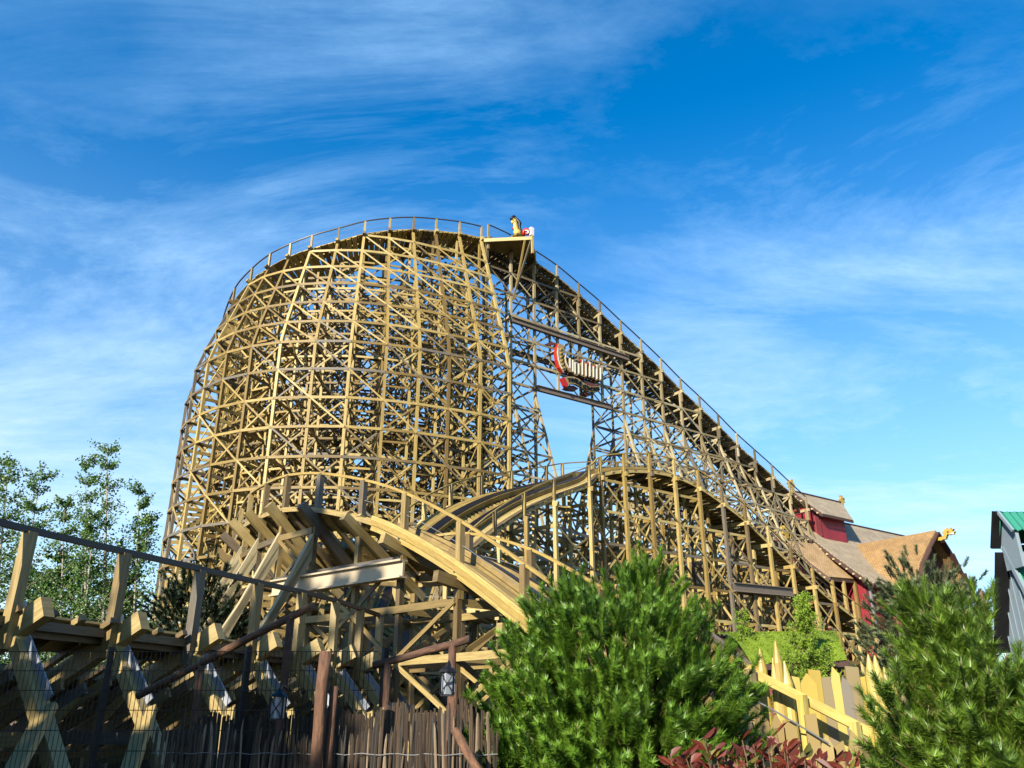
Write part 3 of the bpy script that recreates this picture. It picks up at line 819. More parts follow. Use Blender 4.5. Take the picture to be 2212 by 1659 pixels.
for k in range(15):
    n0 = -.6 + k * .6
    z0 = lerp([p[0] for p in prof], [p[1] for p in prof], n0) - .34
    MB().beam(L(S0 - .62, n0, z0), L(S0 - .2, n0, z0), .17, .15).build('rafter_end', M['rafter'], hall)
# gable wall and long wall
wall = [L(S0 + .5, n, z - .15) for n, z in ((7.4, 12.3), (4.5, 14.6), (1.5, 17.4), (-1.1, 19.9), (-3.7, 17.4), (-6.7, 14.6), (-9.6, 12.3))]
b0 = [L(S0 + .5, -9.6, -EYE), L(S0 + .5, 7.4, -EYE)]
MB().slab([b0[1]] + wall + [b0[0]], .2, .5, D * .2).build('gable_wall', M['red'], hall)
MB().slab([L(S0 + .7, 7.2, -EYE), L(44, 7.2, -EYE), L(44, 7.2, 12.2), L(S0 + .7, 7.2, 12.2)], .2, .5, N * -.2).build('side_wall', M['red'], hall)
MB().beam(L(S0 + .4, 7.35, 0), L(S0 + .4, 7.35, 12.2), .18).build('corner_trim', M['galv'], hall)
# upper hut
hs0 = 33.0; he = 38.75
HE = lambda n: 40.7 - 1.07 * n
hutp = ((0, 21.9), (1.4, 20.5), (3.0, 19.05))
mb = MB(); mbb = MB()
for sgn in (1, -1):
    for (n0, z0), (n1, z1) in zip(hutp, hutp[1:]):
        q = [L(hs0 - .5, n1 * sgn, z1), L(HE(n1), n1 * sgn, z1), L(HE(n0), n0 * sgn, z0), L(hs0 - .5, n0 * sgn, z0)]
        mb.slab(q if sgn > 0 else q[::-1], .18)
        mbb.beam(L(hs0 - .55, n0 * sgn, z0 - .22), L(hs0 - .55, n1 * sgn, z1 - .22), .1, .26, N)
mb.build('hut_roof', M['shingle'], hall); mbb.build('bargeboard', M['darkwood'], hall)
MB().slab([L(hs0, 2.3, 17.0), L(hs0, 2.3, 19.5), L(hs0, 0, 21.6), L(hs0, -2.3, 19.5), L(hs0, -2.3, 17.0)], .15, .5, D * .15).build('hut_wall', M['red'], hall)
MB().slab([L(hs0 + .2, 2.3, 16.0), L(he - 1.8, 2.3, 16.0), L(he - 1.8, 2.3, 19.6), L(hs0 + .2, 2.3, 19.6)], .15, .5, N * -.15).build('hut_wall', M['red'], hall)
MB().slab([L(he - 1.85, 2.1, 16.0), L(he - 1.85, -2.3, 16.0), L(he - 1.85, -2.3, 19.6), L(he - 1.85, 0, 21.5), L(he - 1.85, 2.1, 19.6)], .15, .5, D * -.15).build('hut_wall', M['red'], hall)
MB().beam(L(hs0 - .6, 3.0, 18.85), L(37.4, 3.0, 18.85), .12, .2).build('eave_board', M['darkwood'], hall)
for k in range(5):
    n0 = .35 + k * .55; z0 = lerp([p[0] for p in hutp], [p[1] for p in hutp], n0) - .28
    MB().beam(L(hs0 - .75, n0, z0), L(hs0 - .3, n0, z0), .17, .15).build('rafter_end', M['rafter'], hall)
# porch roof over the lower track
p1, p2 = hitS(*z8(742, 572), S0 + .3), hitS(*z8(982, 816), S0 + .3)
def relS(p): return (p - T).dot(D)
n1 = (p1 - T).dot(N); n2 = (p2 - T).dot(N)
q1, q2 = hitN(*z8(492, 530), n1), hitN(*z8(800, 800), n2)
mid1, mid0 = p1.lerp(p2, .5) - V((0, 0, .25)), q1.lerp(q2, .5) - V((0, 0, .25))
mb = MB(); mb.slab([q1, mid0, mid1, p1], .2); mb.slab([mid0, q2, p2, mid1], .2); mb.build('porch_roof', M['shingle2'], hall)
mb = MB(); mb.path([q1 - D * .05 - V((0, 0, .28)), mid0 - D * .05 - V((0, 0, .28)), q2 - D * .05 - V((0, 0, .28))], .1, .3); mb.beam(q2 - V((0, 0, .28)), p2 - V((0, 0, .28)), .1, .25); mb.build('bargeboard', M['darkwood'], hall)
for k in range(9):
    c = (q1.lerp(mid0, k / 4.5) if k < 4.5 else mid0.lerp(q2, (k - 4.5) / 4.5)) - V((0, 0, .4))
    MB().beam(c - D * .25, c + D * .3, .15, .14).build('rafter_end', M['rafter'], hall)
for f in (.05, .5, .95):
    c = q2.lerp(p2, f); MB().beam(V((c.x, c.y, 0)), c - V((0, 0, .3)), .25).build('porch_post', M['timber'], hall)
MB().slab([L(relS(q1) + 1.2, n1 - .4, -EYE), L(S0 + .4, n1 - .4, -EYE), L(S0 + .4, n1 - .4, 15.5), L(relS(q1) + 1.2, n1 - .4, 15.5)], .15, .5, N * -.15).build('porch_wall', M['maroon'], hall)
# cross gable towards the viewer
SR = 38.4; NR = 10.6; ZR = 16.8
lrake = hitS(0, 0, SR)
def cg(s_, n_, z_): return L(s_, n_, z_)
cgp = ((0, 0), (1.3, 1.25), (2.9, 3.1), (5.6, 7.4))   # offset from ridge, drop (steep then steeper)
cgp = ((0, 0), (1.9, 1.75), (3.4, 3.4), (4.6, 6.0))
mb = MB()
for sgn in (-1, 1):
    for (o0, d0), (o1, d1) in zip(cgp, cgp[1:]):
        nn = lambda d: -1.1 + (20.0 - (ZR - d)) / .92      # where the big roof is that low
        flare = .5
        q = [L(SR + sgn * o1, nn(d1) - .1, ZR - d1), L(SR + sgn * o1, NR - .15 * d1 * flare, ZR - d1), L(SR + sgn * o0, NR - .15 * d0 * flare, ZR - d0 + 0), L(SR + sgn * o0, nn(d0) - .1, ZR - d0)]
        mb.slab(q[::-1] if sgn > 0 else q, .2)
mb.build('cross_gable_roof', M['shingle3'], hall)
mb = MB()
for sgn in (-1, 1):
    for (o0, d0), (o1, d1) in zip(cgp, cgp[1:]):
        mb.beam(L(SR + sgn * o0, NR + .05, ZR - d0 - .25), L(SR + sgn * o1, NR + .05 - .07 * d1, ZR - d1 - .25), .14, .5, N)
mb.build('bargeboard', M['darkwood'], hall)
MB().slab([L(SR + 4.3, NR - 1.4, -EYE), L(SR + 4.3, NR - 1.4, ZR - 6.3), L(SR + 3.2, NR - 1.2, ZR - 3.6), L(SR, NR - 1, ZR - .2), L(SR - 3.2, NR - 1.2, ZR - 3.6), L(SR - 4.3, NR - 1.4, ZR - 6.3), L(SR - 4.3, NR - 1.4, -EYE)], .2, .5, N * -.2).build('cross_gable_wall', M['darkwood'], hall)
MB().slab([L(SR - 4.3, 3, -EYE), L(SR - 4.3, NR - 1.5, -EYE), L(SR - 4.3, NR - 1.5, ZR - 6), L(SR - 4.3, 3, ZR - 6)], .2, .5, D * .2).build('cross_gable_wall', M['maroon'], hall)
MB().beam(L(S0 - .4, -1.1, 20.15), L(54, -1.1, 20.15), .22, .12).build('ridge_cap', M['darkwood'], hall)
MB().beam(L(hs0 - .5, 0, 21.95), L(40.7, 0, 21.95), .2, .1).build('ridge_cap', M['darkwood'], hall)

# carved finials
dr = [(1215, 505), (1300, 490), (1320, 470), (1300, 440), (1330, 420), (1300, 410), (1345, 405), (1350, 390), (1375, 405), (1395, 385), (1405, 410), (1430, 400), (1415, 425), (1450, 430), (1430, 445), (1440, 465), (1400, 462), (1385, 470), (1370, 455), (1355, 480), (1345, 515), (1310, 520), (1300, 532), (1225, 530)]
zc = lambda p: (1785.6 + .1926 * p[0], 1065.6 + .1926 * p[1])
dro = L(SR, NR, ZR)
drf = lambda p, d: hitS(*zc(p), SR + 1 - 1) + D * d
# the finial stands in the plane of the ridge
fo = empty('dragon_finial', hitS(*zc((1225, 520)), SR), 'gold carved dragon head finial at the tip of the cross gable ridge', 'finial', 'carved roof finials')
MB().prism(dr, drf, -.16, .16).build('dragon_head', M['gold'], fo)
MB().prism([(1360, 432), (1378, 428), (1380, 440), (1364, 444)], drf, -.2, -.161, .5).build('eye', M['black'], fo)
MB().prism([(1400, 448), (1440, 440), (1436, 458), (1405, 462)], drf, -.19, -.161, .5).build('mouth', M['white'], fo)
fin0 = [(0, 0), (.12, .5), (-.1, .9), (.2, 1.25), (.1, 1.5), (.5, 1.45), (.55, 1.2), (.85, 1.3), (1.0, 1.0), (.75, .9), (.95, .6), (.6, .55), (.5, 0)]
def finial(p, axis, scale, label):
    o = empty('carved_finial', p, label, 'finial', 'carved roof finials')
    MB().prism(fin0, lambda q, d: V(p) + axis * (q[0] * scale - .25) + V((0, 0, q[1] * scale - .2)) + D.cross(V((0, 0, 1))) * d if axis is D or axis == -D else V(p) + axis * (q[0] * scale - .25) + V((0, 0, q[1] * scale - .2)) + D * d, -.14, .14).build('carving', M['gold'], o)
    MB().prism([(.5, .95), (.66, .95), (.66, 1.1), (.5, 1.1)], lambda q, d: V(p) + axis * (q[0] * scale - .25) + V((0, 0, q[1] * scale - .2)) + (N if abs(axis.dot(D)) > .5 else D) * d, -.18, .18).build('eye', M['black'], o)
finial(L(hs0 - .6, 0, 21.9), -D, .95, 'carved finial on the left tip of the small upper roof')
finial(L(40.6, 0, 21.7), D, .8, 'carved finial on the right tip of the small upper roof')
finial(L(S0 - .5, -1.1, 20.0), -D, 1.0, 'carved finial at the top of the big roof beside the lift track')
finial(q1 - D * .1, -D, 1.0, 'carved finial at the top left corner of the orange porch roof')
finial(L(SR + 4.6, NR - .5, ZR - 6.0), N, .9, 'carved finial low on the far eave of the cross gable')

# ================================================================== 10. green roofed house, right edge
gh = empty('green_roof_house', (17, 27, 0), 'blue grey house with green corrugated roofs at the right edge', 'house')
def corr(name, a, b, c, d_, parent, mat, n=40):
    """corrugated sheet a-b along the eave, d-c along the ridge"""
    mb = MB(); a, b, c, d_ = map(V, (a, b, c, d_)); nr_ = (b - a).cross(d_ - a).normalized()
    K = n * 4
    for k in range(K):
        f0, f1 = k / K, (k + 1) / K
        h0, h1 = (.035 * math.sin(f * n * 6.2832) for f in (f0, f1))
        mb.face([a.lerp(b, f0) + nr_ * h0, a.lerp(b, f1) + nr_ * h1, d_.lerp(c, f1) + nr_ * h1, d_.lerp(c, f0) + nr_ * h0], .5)
        mb.face([d_.lerp(c, f0) + nr_ * (h0 - .03), d_.lerp(c, f1) + nr_ * (h1 - .03), a.lerp(b, f1) + nr_ * (h1 - .03), a.lerp(b, f0) + nr_ * (h0 - .03)], .5)
    return mb.build(name, M[mat], parent, True)
GX = 16.2; GR = 27.0
gz = lambda z: z + EYE
corr('lower_roof', (GX - .15, GR - 1.35, gz(2.2)), (26, GR - 1.35, gz(2.2)), (26, GR, gz(5.45)), (GX - .15, GR, gz(5.45)), gh, 'greenroof', 44)
corr('lower_roof', (26, GR + 1.25, gz(2.5)), (GX - .15, GR + 1.25, gz(2.5)), (GX - .15, GR, gz(5.45)), (26, GR, gz(5.45)), gh, 'greenroof', 44)
MB().slab([(GX - .02, GR - 1.2, 0), (GX - .02, GR - 1.2, gz(2.45)), (GX - .02, GR, gz(5.33)), (GX - .02, GR + 1.12, gz(2.6)), (GX - .02, GR + 1.12, 0)], .15, .5, (.15, 0, 0)).build('gable_wall', M['bluewall'], gh)
for k in range(8):
    y = GR - 1.05 + .3 * k
    MB().beam((GX - .045, y, .2), (GX - .045, y, gz(5.2 - 2.4 * abs(y - GR))), .05, .03).build('batten', M['bluewall'], gh)
MB().slab([(GX + .5, GR - 1.0, 0), (26, GR - 1.0, 0), (26, GR - 1.0, gz(3.0)), (GX + .5, GR - 1.0, gz(3.0))], .15, .5, (0, .15, 0)).build('front_wall', M['bluewall'], gh)
MB().beam((GX - .2, GR + .02, gz(5.2)), (GX - .2, GR + 1.32, gz(2.2)), .5, .12, V((0, 1, .4))).build('bargeboard', M['black'], gh)
MB().beam((GX - .2, GR - .02, gz(5.35)), (GX - .2, GR - 1.4, gz(2.1)), .14, .08, V((1, 0, 0))).build('bargeboard', M['bluewall'], gh)
for k in range(5):
    f = (k + .5) / 5
    c = V((GX - .36, GR + .1 + 1.2 * f, gz(5.0 - 2.6 * f))); MB().beam(c, c + V((.12, .35, 0)), .08).build('rafter_end', M['white'], gh)
UX = 15.85; UR = 26.55
corr('upper_roof', (UX, UR - .55, gz(5.72)), (26, UR - .55, gz(5.72)), (26, UR, gz(6.43)), (UX, UR, gz(6.43)), gh, 'greenroof', 44)
corr('upper_roof', (26, UR + .5, gz(5.5)), (UX, UR + .5, gz(5.5)), (UX, UR, gz(6.43)), (26, UR, gz(6.43)), gh, 'greenroof', 44)
MB().beam((UX - .03, UR, gz(6.45)), (UX - .03, UR + .55, gz(5.35)), .3, .1, V((0, 1, .4))).build('bargeboard', M['black'], gh)
MB().beam((UX - .03, UR, gz(6.45)), (UX - .03, UR - .6, gz(5.68)), .1, .06, V((1, 0, 0))).build('bargeboard', M['bluewall'], gh)
MB().slab([(UX + .12, UR - .45, gz(4.6)), (UX + .12, UR - .45, gz(5.75)), (UX + .12, UR, gz(6.33)), (UX + .12, UR + .45, gz(5.6)), (UX + .12, UR + .45, gz(4.6))], .1, .5, (.1, 0, 0)).build('lantern_wall', M['bluewall'], gh)
MB().slab([(UX + .5, UR - .4, gz(4.6)), (26, UR - .4, gz(4.6)), (26, UR - .4, gz(5.85)), (UX + .5, UR - .4, gz(5.85))], .1, .5, (0, .1, 0)).build('lantern_wall', M['bluewall'], gh)
for k in range(4):
    MB().beam((UX + .7 + 1.1 * k, UR - .55, gz(5.58)), (UX + .7 + 1.1 * k, UR - .3, gz(5.66)), .12).build('rafter_end', M['white'], gh)
for a, b in (((GX - .9, GR + 1.6, 0), (GX - .35, GR + 1.5, gz(4.2))), ((GX - .2, GR + 1.8, 0), (GX - .35, GR + 1.5, gz(4.2)))):
    MB().beam(a, b, .07).build('prop', M['log'], gh)

# ================================================================== 11. turf roofed hut, palisade, stair rail
tu = empty('turf_roof_hut', (8.5, 25, 0), 'low maroon hut with bright mossy turf roof behind the palisade', 'hut')
rL, rR = P(1545, 1369, 26.2), P(1798, 1367, 26.2); eL, eR = P(1625, 1434, 23.0), P(1830, 1426, 23.0)
mb = MB(); rnd = random.Random(4)
for i in range(14):
    for j in range(6):
        def q(a, b):
            p = rL.lerp(rR, a / 14).lerp(eL.lerp(eR, a / 14), b / 6)
            return p + V((0, 0, .30 * math.sin(b / 6 * 3.14) + .03 * math.sin(a * 3 + b * 5)))
        mb.face([q(i, j), q(i, j + 1), q(i + 1, j + 1), q(i + 1, j)], .5 + .3 * rnd.uniform(-1, 1))
mb.build('turf', M['turf'], tu, True)
mb = MB()
for k in range(5200):
    p = rL.lerp(rR, rnd.random()).lerp(eL.lerp(eR, rnd.random()), 0); f = rnd.random(); b_ = rnd.random()
    p = rL.lerp(rR, f).lerp(eL.lerp(eR, f), b_) + V((0, 0, .30 * math.sin(b_ * 3.14)))
    h = rnd.uniform(.01, .04); a = rnd.uniform(0, 6.28); w = V((math.cos(a), math.sin(a), 0)) * .02
    mb.face([p - w, p + w, p + V((rnd.uniform(-.04, .04), rnd.uniform(-.04, .04), h))], min(1, max(0, .5 + .35 * math.sin(p.x * 2.1 + 2 * math.sin(p.y * 1.7)) + rnd.gauss(0, .15))))
o = mb.build('grass', M['turf'], tu); o['kind'] = 'stuff'
MB().slab([rL - V((0, 0, .06)), eL - V((0, 0, .06)), eR - V((0, 0, .06)), rR - V((0, 0, .06))], .18).build('roof_deck', M['darkwood'], tu)
MB().beam(rL + V((-.12, 0, -.05)), eL + V((-.12, -.1, -.05)), .12, .16).build('roof_rim', M['steel'], tu)
MB().beam(rL + V((-.1, .0, -.3)), eL + V((-.1, -.1, -.32)), .08, .16).build('bargeboard', M['board'], tu)
MB().beam(eL + V((0, -.05, -.1)), eR + V((0, -.05, -.1)), .1, .14).build('eave_board', M['darkwood'], tu)
MB().slab([V((rL.x + .25, rL.y, 0)), V((rL.x + .25, rL.y, rL.z - .35)), V((eL.x + .15, eL.y + .35, eL.z - .35)), V((eL.x + .15, eL.y + .35, 0))], .12, .5, (.12, 0, 0)).build('gable_wall', M['maroon'], tu)
MB().slab([V((eL.x + .3, eL.y + .35, 0)), V((eR.x, eR.y + .35, 0)), V((eR.x, eR.y + .35, eR.z - .2)), V((eL.x + .3, eL.y + .35, eL.z - .2))], .12, .5, (0, .12, 0)).build('front_wall', M['maroon'], tu)
MB().beam(V((eL.x - .0, eL.y + .2, 0)), V((eL.x - .0, eL.y + .2, eL.z - .4)), .14).build('corner_post', M['board'], tu)

pal = empty('palisade_fence', (4.6, 13, 0), 'yellow palisade of wide pointed boards and sharpened round poles', 'fence')
def board(x, y, Y, w, pt=.19, slant=0, parent=None, mat='board', part='board', thick=.035, lean=0, base=0):
    p = P(x, y, Y); zt = p.z; hw = w * .46
    pts = [(-hw, base), (hw, base), (hw, zt - pt * (1 + slant)), (hw * slant, zt), (-hw, zt - pt * (1 - slant))]
    return MB().prism(pts, lambda q, d: V((p.x + q[0] + lean * q[1], p.y + d, q[1])), -thick / 2, thick / 2, random.random()).build(part, M[mat], parent)
def pole(x, y, Y, r, parent, mat='board', part='pole', tip=.32):
    p = P(x, y, Y)
    return MB().tube([(p.x, p.y, 0), (p.x, p.y, p.z - tip), (p.x, p.y, p.z)], [r * 1.05, r, r * .12], 10).build(part, M[mat], parent, False)
for x, y, w, sl in ((1627, 1431, .2, .7), (1712, 1459, .2, -.8), (1742, 1454, .27, .0), (1757, 1446, .2, -.9), (1778, 1462, .24, .9), (1800, 1440, .15, -.3), (1822, 1461, .2, -.2), (1838, 1439, .22, -.9), (1866, 1459, .22, .8), (1889, 1470, .22, .2), (1912, 1464, .22, -.6), (1938, 1476, .22, .3), (1962, 1470, .22, -.4), (1985, 1480, .22, .5), (2008, 1476, .22, -.5), (2032, 1490, .22, 0), (2056, 1484, .22, .4), (2080, 1492, .22, -.3), (2104, 1496, .22, .3), (2128, 1496, .22, -.3), (2152, 1500, .22, .2)):
    board(x, y, 13 + (x - 1740) * .0006, w, .16, sl, pal)
for x, y, r in ((1641, 1401, .075), (1669, 1421, .06), (1674, 1384, .075), (1694, 1428, .085), (1875, 1414, .09), (1889, 1416, .085), (1909, 1441, .085), (1934, 1416, .06), (1941, 1476, .06)):
    pole(x, y, 12.82, r, pal)
for z in (.6, 1.7):
    a, b = P(1600, 1500, 13.12), P(2160, 1500, 13.3)
    MB().beam((a.x, a.y, z), (b.x, b.y, z), .06, .12).build('cross_rail', M['board'], pal)
sta = empty('stair_guard', (3.2, 10.5, 0), 'sloping plank handrail with short pointed boards below it in front of palisade', 'railing')
a, b = P(1600, 1441, 12.45), P(1880, 1583, 12.45)
MB().beam(a, b, .07, .13).build('handrail', M['board'], sta)
for f in (.06, .46, .86):
    c = a.lerp(b, f) - V((0, .1, 0)); MB().beam((c.x, c.y, 0), c + V((0, 0, .02)), .11).build('post', M['board'], sta)
for x, y, w, sl in ((1614, 1548, .2, .3), (1642, 1533, .22, -.2), (1675, 1540, .22, .0), (1704, 1556, .2, -.9), (1750, 1541, .18, .9), (1783, 1586, .24, .0), (1812, 1600, .2, .6), (1841, 1576, .2, -.3), (1866, 1612, .2, .2)):
    board(x, y, 12.2, w, .2, sl, sta, 'neart')  # darker timber than the palisade: these boards carry their shade as colour
mb = MB().tube([P(1620, 1508, 12.12), P(1660, 1528, 12.12), P(1725, 1566, 12.12), P(1790, 1606, 12.12)], .012, 6); mb.build('rope', M['cable'], sta)

# ================================================================== 12. logs, paling fence, mesh fence, lanterns
def log(name, pts, r, label, parent=None, part=None, tone=None, grp=None):
    n = 7; q = []
    for a, b in zip(pts, pts[1:]):
        for k in range(n): q.append(V(a).lerp(V(b), k / n))
    q.append(V(pts[-1]))
    q = [p + V((random.uniform(-1, 1), random.uniform(-1, 1), random.uniform(-1, 1))) * r * .10 for p in q]
    rr = [r * random.uniform(.92, 1.07) for _ in q]
    mb = MB().tube(q, rr, 12, tone)
    if parent is not None: return mb.build(part or name, M['log'], parent, True)
    return tag(mb.build(name, M['log'], None, True, pts[0]), label, 'log', grp)
lg1 = empty('log_railing', (-2.2, 9.6, 0), 'long bark covered log rail rising to the right over a tall log post', 'railing', 'log railings')
r0, r1 = P(300, 1502, 11.2), P(676, 1308, 9.2)
log('rail', [r0, r1], .045, None, lg1, 'rail')
pp = r0.lerp(r1, .89); log('post', [(pp.x, pp.y, 0), pp], .042, None, lg1, 'post')
pp = r0.lerp(r1, .40); log('post', [(pp.x, pp.y, 0), pp], .042, None, lg1, 'post')
lg2 = empty('log_railing', (-1, 9.3, 0), 'short bark covered log rail on two log posts left of the big pine', 'railing', 'log railings')
r0, r1 = P(808, 1438, 9.6), P(1014, 1381, 9.2)
log('rail', [r0, r1], .042, None, lg2, 'rail')
for f in (.15, .83):
    pp = r0.lerp(r1, f); log('post', [(pp.x, pp.y, 0), pp], .04, None, lg2, 'post')
pp = P(703, 1408, 8.4); log('log_post', [(pp.x, pp.y, 0), pp], .06, 'thick upright log post with peeling bark, flat sawn top', None, None, .6, 'upright log posts')
pp = P(722, 1483, 8.5); log('log_post', [(pp.x, pp.y, 0), pp], .04, 'shorter upright log post leaning against the thick one', None, None, .5, 'upright log posts')
pp = P(978, 1480, 8.7); log('log_post', [(pp.x, pp.y, 0), pp], .052, 'upright log post behind the lantern near the big pine', None, None, .45, 'upright log posts')
log('log_prop', [P(984, 1580, 8.0), P(1035, 1668, 7.6)], .04, 'short slanting log prop at the foot of the big pine', None, None, .75)
def lantern(x, y, Y, hgt, label):
    p = P(x, y, Y); o = empty('lantern', p, label, 'lantern', 'black iron lanterns')
    w = hgt * .22
    MB().slab([p + V((-w, -w, 0)), p + V((w, -w, 0)), p + V((w, w, 0)), p + V((-w, w, 0))], hgt * .06).build('base', M['black'], o)
    MB().beam(p + V((0, 0, .001)), p + V((0, 0, hgt * .7)), w * 1.7).build('glass', M['glass'], o)
    mb = MB()
    for sx in (-1, 1):
        for sy in (-1, 1): mb.beam(p + V((sx * w, sy * w, 0)), p + V((sx * w, sy * w, hgt * .72)), .014)
    for q in (0, 1):
        pts = [p + V(((-w if q else w) * math.cos(k / 6 * 3.14) * .8, -w - .008, hgt * .68 * k / 6)) for k in range(7)]
        mb.path(pts, .01)
    mb.build('frame', M['black'], o)
    t = p + V((0, 0, hgt * .72))
    mb = MB().tube([t, t + V((0, 0, hgt * .1)), t + V((0, 0, hgt * .2)), t + V((0, 0, hgt * .3))], [w * 1.5, w * 1.15, w * .5, .01], 8); mb.build('cap', M['black'], o)
    MB().tube([t + V((0, 0, hgt * .25)), t + V((0, .12, hgt * .4)), t + V((0, .3, hgt * .3))], .012, 6).build('bracket', M['black'], o)
lantern(598, 1552, 8.6, .27, 'dark lantern with leaded white panes above the paling fence, on the left')
lantern(966, 1500, 8.3, .27, 'lantern with bright white pane fixed to the log post by the pine')

pf = Thing('paling_fence', (-1, 8.5, 0), 'ragged fence of split grey chestnut palings tied with wire', 'fence')
rnd = random.Random(9)
X0, X1 = P(335, 1600, 8.9), P(1075, 1600, 8.3)
n = 150
for k in range(n):
    f = k / (n - 1); c = X0.lerp(X1, f)
    top = 1.62 + .06 * math.sin(f * 9) + rnd.gauss(0, .07) + (.06 if f > .5 else 0)
    if rnd.random() < .05: top += rnd.uniform(.1, .25)
    ln = rnd.gauss(0, .05); dy = rnd.uniform(-.03, .03); r_ = rnd.uniform(.009, .02)
    mb = MB().tube([(c.x, c.y + dy, 0), (c.x + ln * .4, c.y + dy + rnd.uniform(-.01, .01), top * .55), (c.x + ln, c.y + dy, top - .06), (c.x + ln * 1.1, c.y + dy, top)], [r_, r_ * .95, r_ * .8, r_ * .25], 5, rnd.random() ** 1.5)
    pf.add('paling', mb, 'stick', rnd.random())
for z in (.5, 1.45):
    pf.add('tie_wire', MB().tube([X0.lerp(X1, k / 40) * 1 + V((0, -.03, z - X0.lerp(X1, k / 40).z + -.008 * math.sin(k * 1.7))) for k in range(41)], .004, 5), 'cable', 1)
pf.finish()
# brushwood screen behind the palings
pb = Thing('brushwood_screen', (-1, 9.4, 0), 'dark brown brushwood screen standing behind the split palings', 'fence')
Q0, Q1 = P(420, 1600, 9.9), P(1100, 1600, 9.0)
for seg in range(34):
    mb = MB()
    for k in range(11):
        f = (seg + k / 11) / 34; c = Q0.lerp(Q1, f)
        h = 1.76 + .14 * f + .05 * math.sin(f * 31) + rnd.uniform(-.04, .04)
        mb.tube([(c.x + rnd.uniform(-.01, .01), c.y + rnd.uniform(-.03, .03), 0), (c.x + rnd.uniform(-.03, .03), c.y, h)], [.016, .01], 5, rnd.random() * .5)
    pb.add('brushwood_panel', mb, 'stick', 1)
pb.finish()
mf = Thing('mesh_fence', (-4, 9.6, 0), 'dark welded wire mesh fence in front of the nearest track', 'fence')
F0, F1 = P(-60, 1416, 9.6), P(815, 1426, 9.5)
N1 = int((F1.x - F0.x) / .05)
mb = MB()
for k in range(N1): 
    x = F0.x + .05 * k; mb.beam((x, 9.55, .05), (x, 9.55, 2.45), .006)
zz = .05
while zz < 2.46:
    mb.beam((F0.x, 9.545, zz), (F1.x, 9.545, zz), .008); zz += .2
mf.add('wire_mesh', mb, 'black', 1)
for k in range(4):
    x = F0.x + k * 1.52; mf.add('post', MB().beam((x, 9.62, 0), (x, 9.62, 2.5), .06), 'black', 1)
mf.finish()

# ================================================================== 13. plants
def needles(mb, p, d, ln, nl, cnt, w, rnd, up=.0, t0=.0):
    """one shoot: needles set round a stem from p along d"""
    d = d.normalized(); x = d.orthogonal().normalized(); y = d.cross(x)
    for k in range(cnt):
        f = rnd.random() ** .8; a = rnd.uniform(0, 6.283)
        c = p + d * (ln * f); r = x * math.cos(a) + y * math.sin(a)
        q = (r * rnd.uniform(.55, 1) + d * rnd.uniform(.5, 1.1)).normalized() * nl * rnd.uniform(.75, 1.1)
        s_ = q.cross(d)
        s_ = s_.normalized() * w if s_.length > 1e-6 else x * w
        mb.face([c - s_, c + s_, c + q], min(1, max(0, t0 + rnd.gauss(.45, .22))))
def pine(name, label, base, heads, shoots, sl, nl, cnt, w, mat, rnd, hgt, bark='pinebark', grp=None, candle=False):
    o = empty(name, base, label, 'pine', grp)
    mb = MB(); tw = MB()
    b0 = V(base)
    for hd, sp in heads:
        hd = V(hd)
        ax = V((b0.x + (hd.x - b0.x) * .2, b0.y + (hd.y - b0.y) * .2, b0.z + max(.15, (hd.z - b0.z) * .72)))
        out = (hd - V((b0.x, b0.y, hd.z - .7))).normalized()
        tw.tube([ax, ax.lerp(hd, .5) - V((0, 0, .04)), hd], [.016 * sl / .25, .011 * sl / .25, .006 * sl / .25], 5, .3, False)
        th_ = rnd.gauss(0, .12)
        for k in range(shoots):
            off = V((rnd.gauss(0, 1), rnd.gauss(0, 1), rnd.gauss(0, .8))) * sp
            p = hd + off
            dr_ = (out * .8 + V((0, 0, .8)) + off.normalized() * .75 + V((rnd.gauss(0, .2), rnd.gauss(0, .2), rnd.gauss(0, .15)))).normalized()
            l = sl * rnd.uniform(.7, 1.25)
            tw.tube([p - dr_ * sl * .3, p, p + dr_ * l], [.004, .004, .002], 4, .4, False)
            needles(mb, p - dr_ * sl * .35, dr_, l + sl * .35, nl, cnt, w, rnd, t0=th_ + rnd.gauss(0, .10))
            if candle and rnd.random() < .3:
                tw.tube([p + dr_ * l, p + dr_ * (l + .035)], [.006, .003], 5, 1, True)
    MB().tube([b0, b0 + V((.02, 0, hgt * .4)), b0 + V((0, 0, hgt * .8))], [.08, .05, .015], 8).build('trunk', M[bark], o, True)
    tw.build('branches', M[bark], o); mb.build('crown', M[mat], o)
    return o
def dome_heads(base, outline, Y, nh, rnd, depth=.9, sp=.14, inner=.25):
    """branch heads filling a crown whose half-width per height is read from outline [(v_y, v_xl, v_xr)]"""
    heads = []
    ys = [q[0] for q in outline]
    zs_ = [(P(1106, q[0], Y).z, P(q[1], q[0], Y).x, P(q[2], q[0], Y).x) for q in outline][::-1]
    za = [q[0] for q in zs_]
    tries = 0
    while len(heads) < nh and tries < nh * 60:
        tries += 1
        z = rnd.uniform(za[0], za[-1])
        xl = lerp(za, [q[1] for q in zs_], z); xr = lerp(za, [q[2] for q in zs_], z)
        c = (xl + xr) / 2; hw = (xr - xl) / 2
        if hw < .02: hw = .02
        if rnd.random() > hw / 1.8 + .12: continue
        a = rnd.uniform(3.3, 6.1) if rnd.random() < .6 else rnd.uniform(0, 6.283); rr = math.sqrt(rnd.uniform(inner, 1))
        p = V((c + hw * rr * math.cos(a) * .93, Y + hw * depth * rr * math.sin(a), z))
        if min([(p - h[0]).length for h in heads] or [9]) < sp * 1.25: continue
        heads.append((p, sp))
    return heads
rnd = random.Random(21)
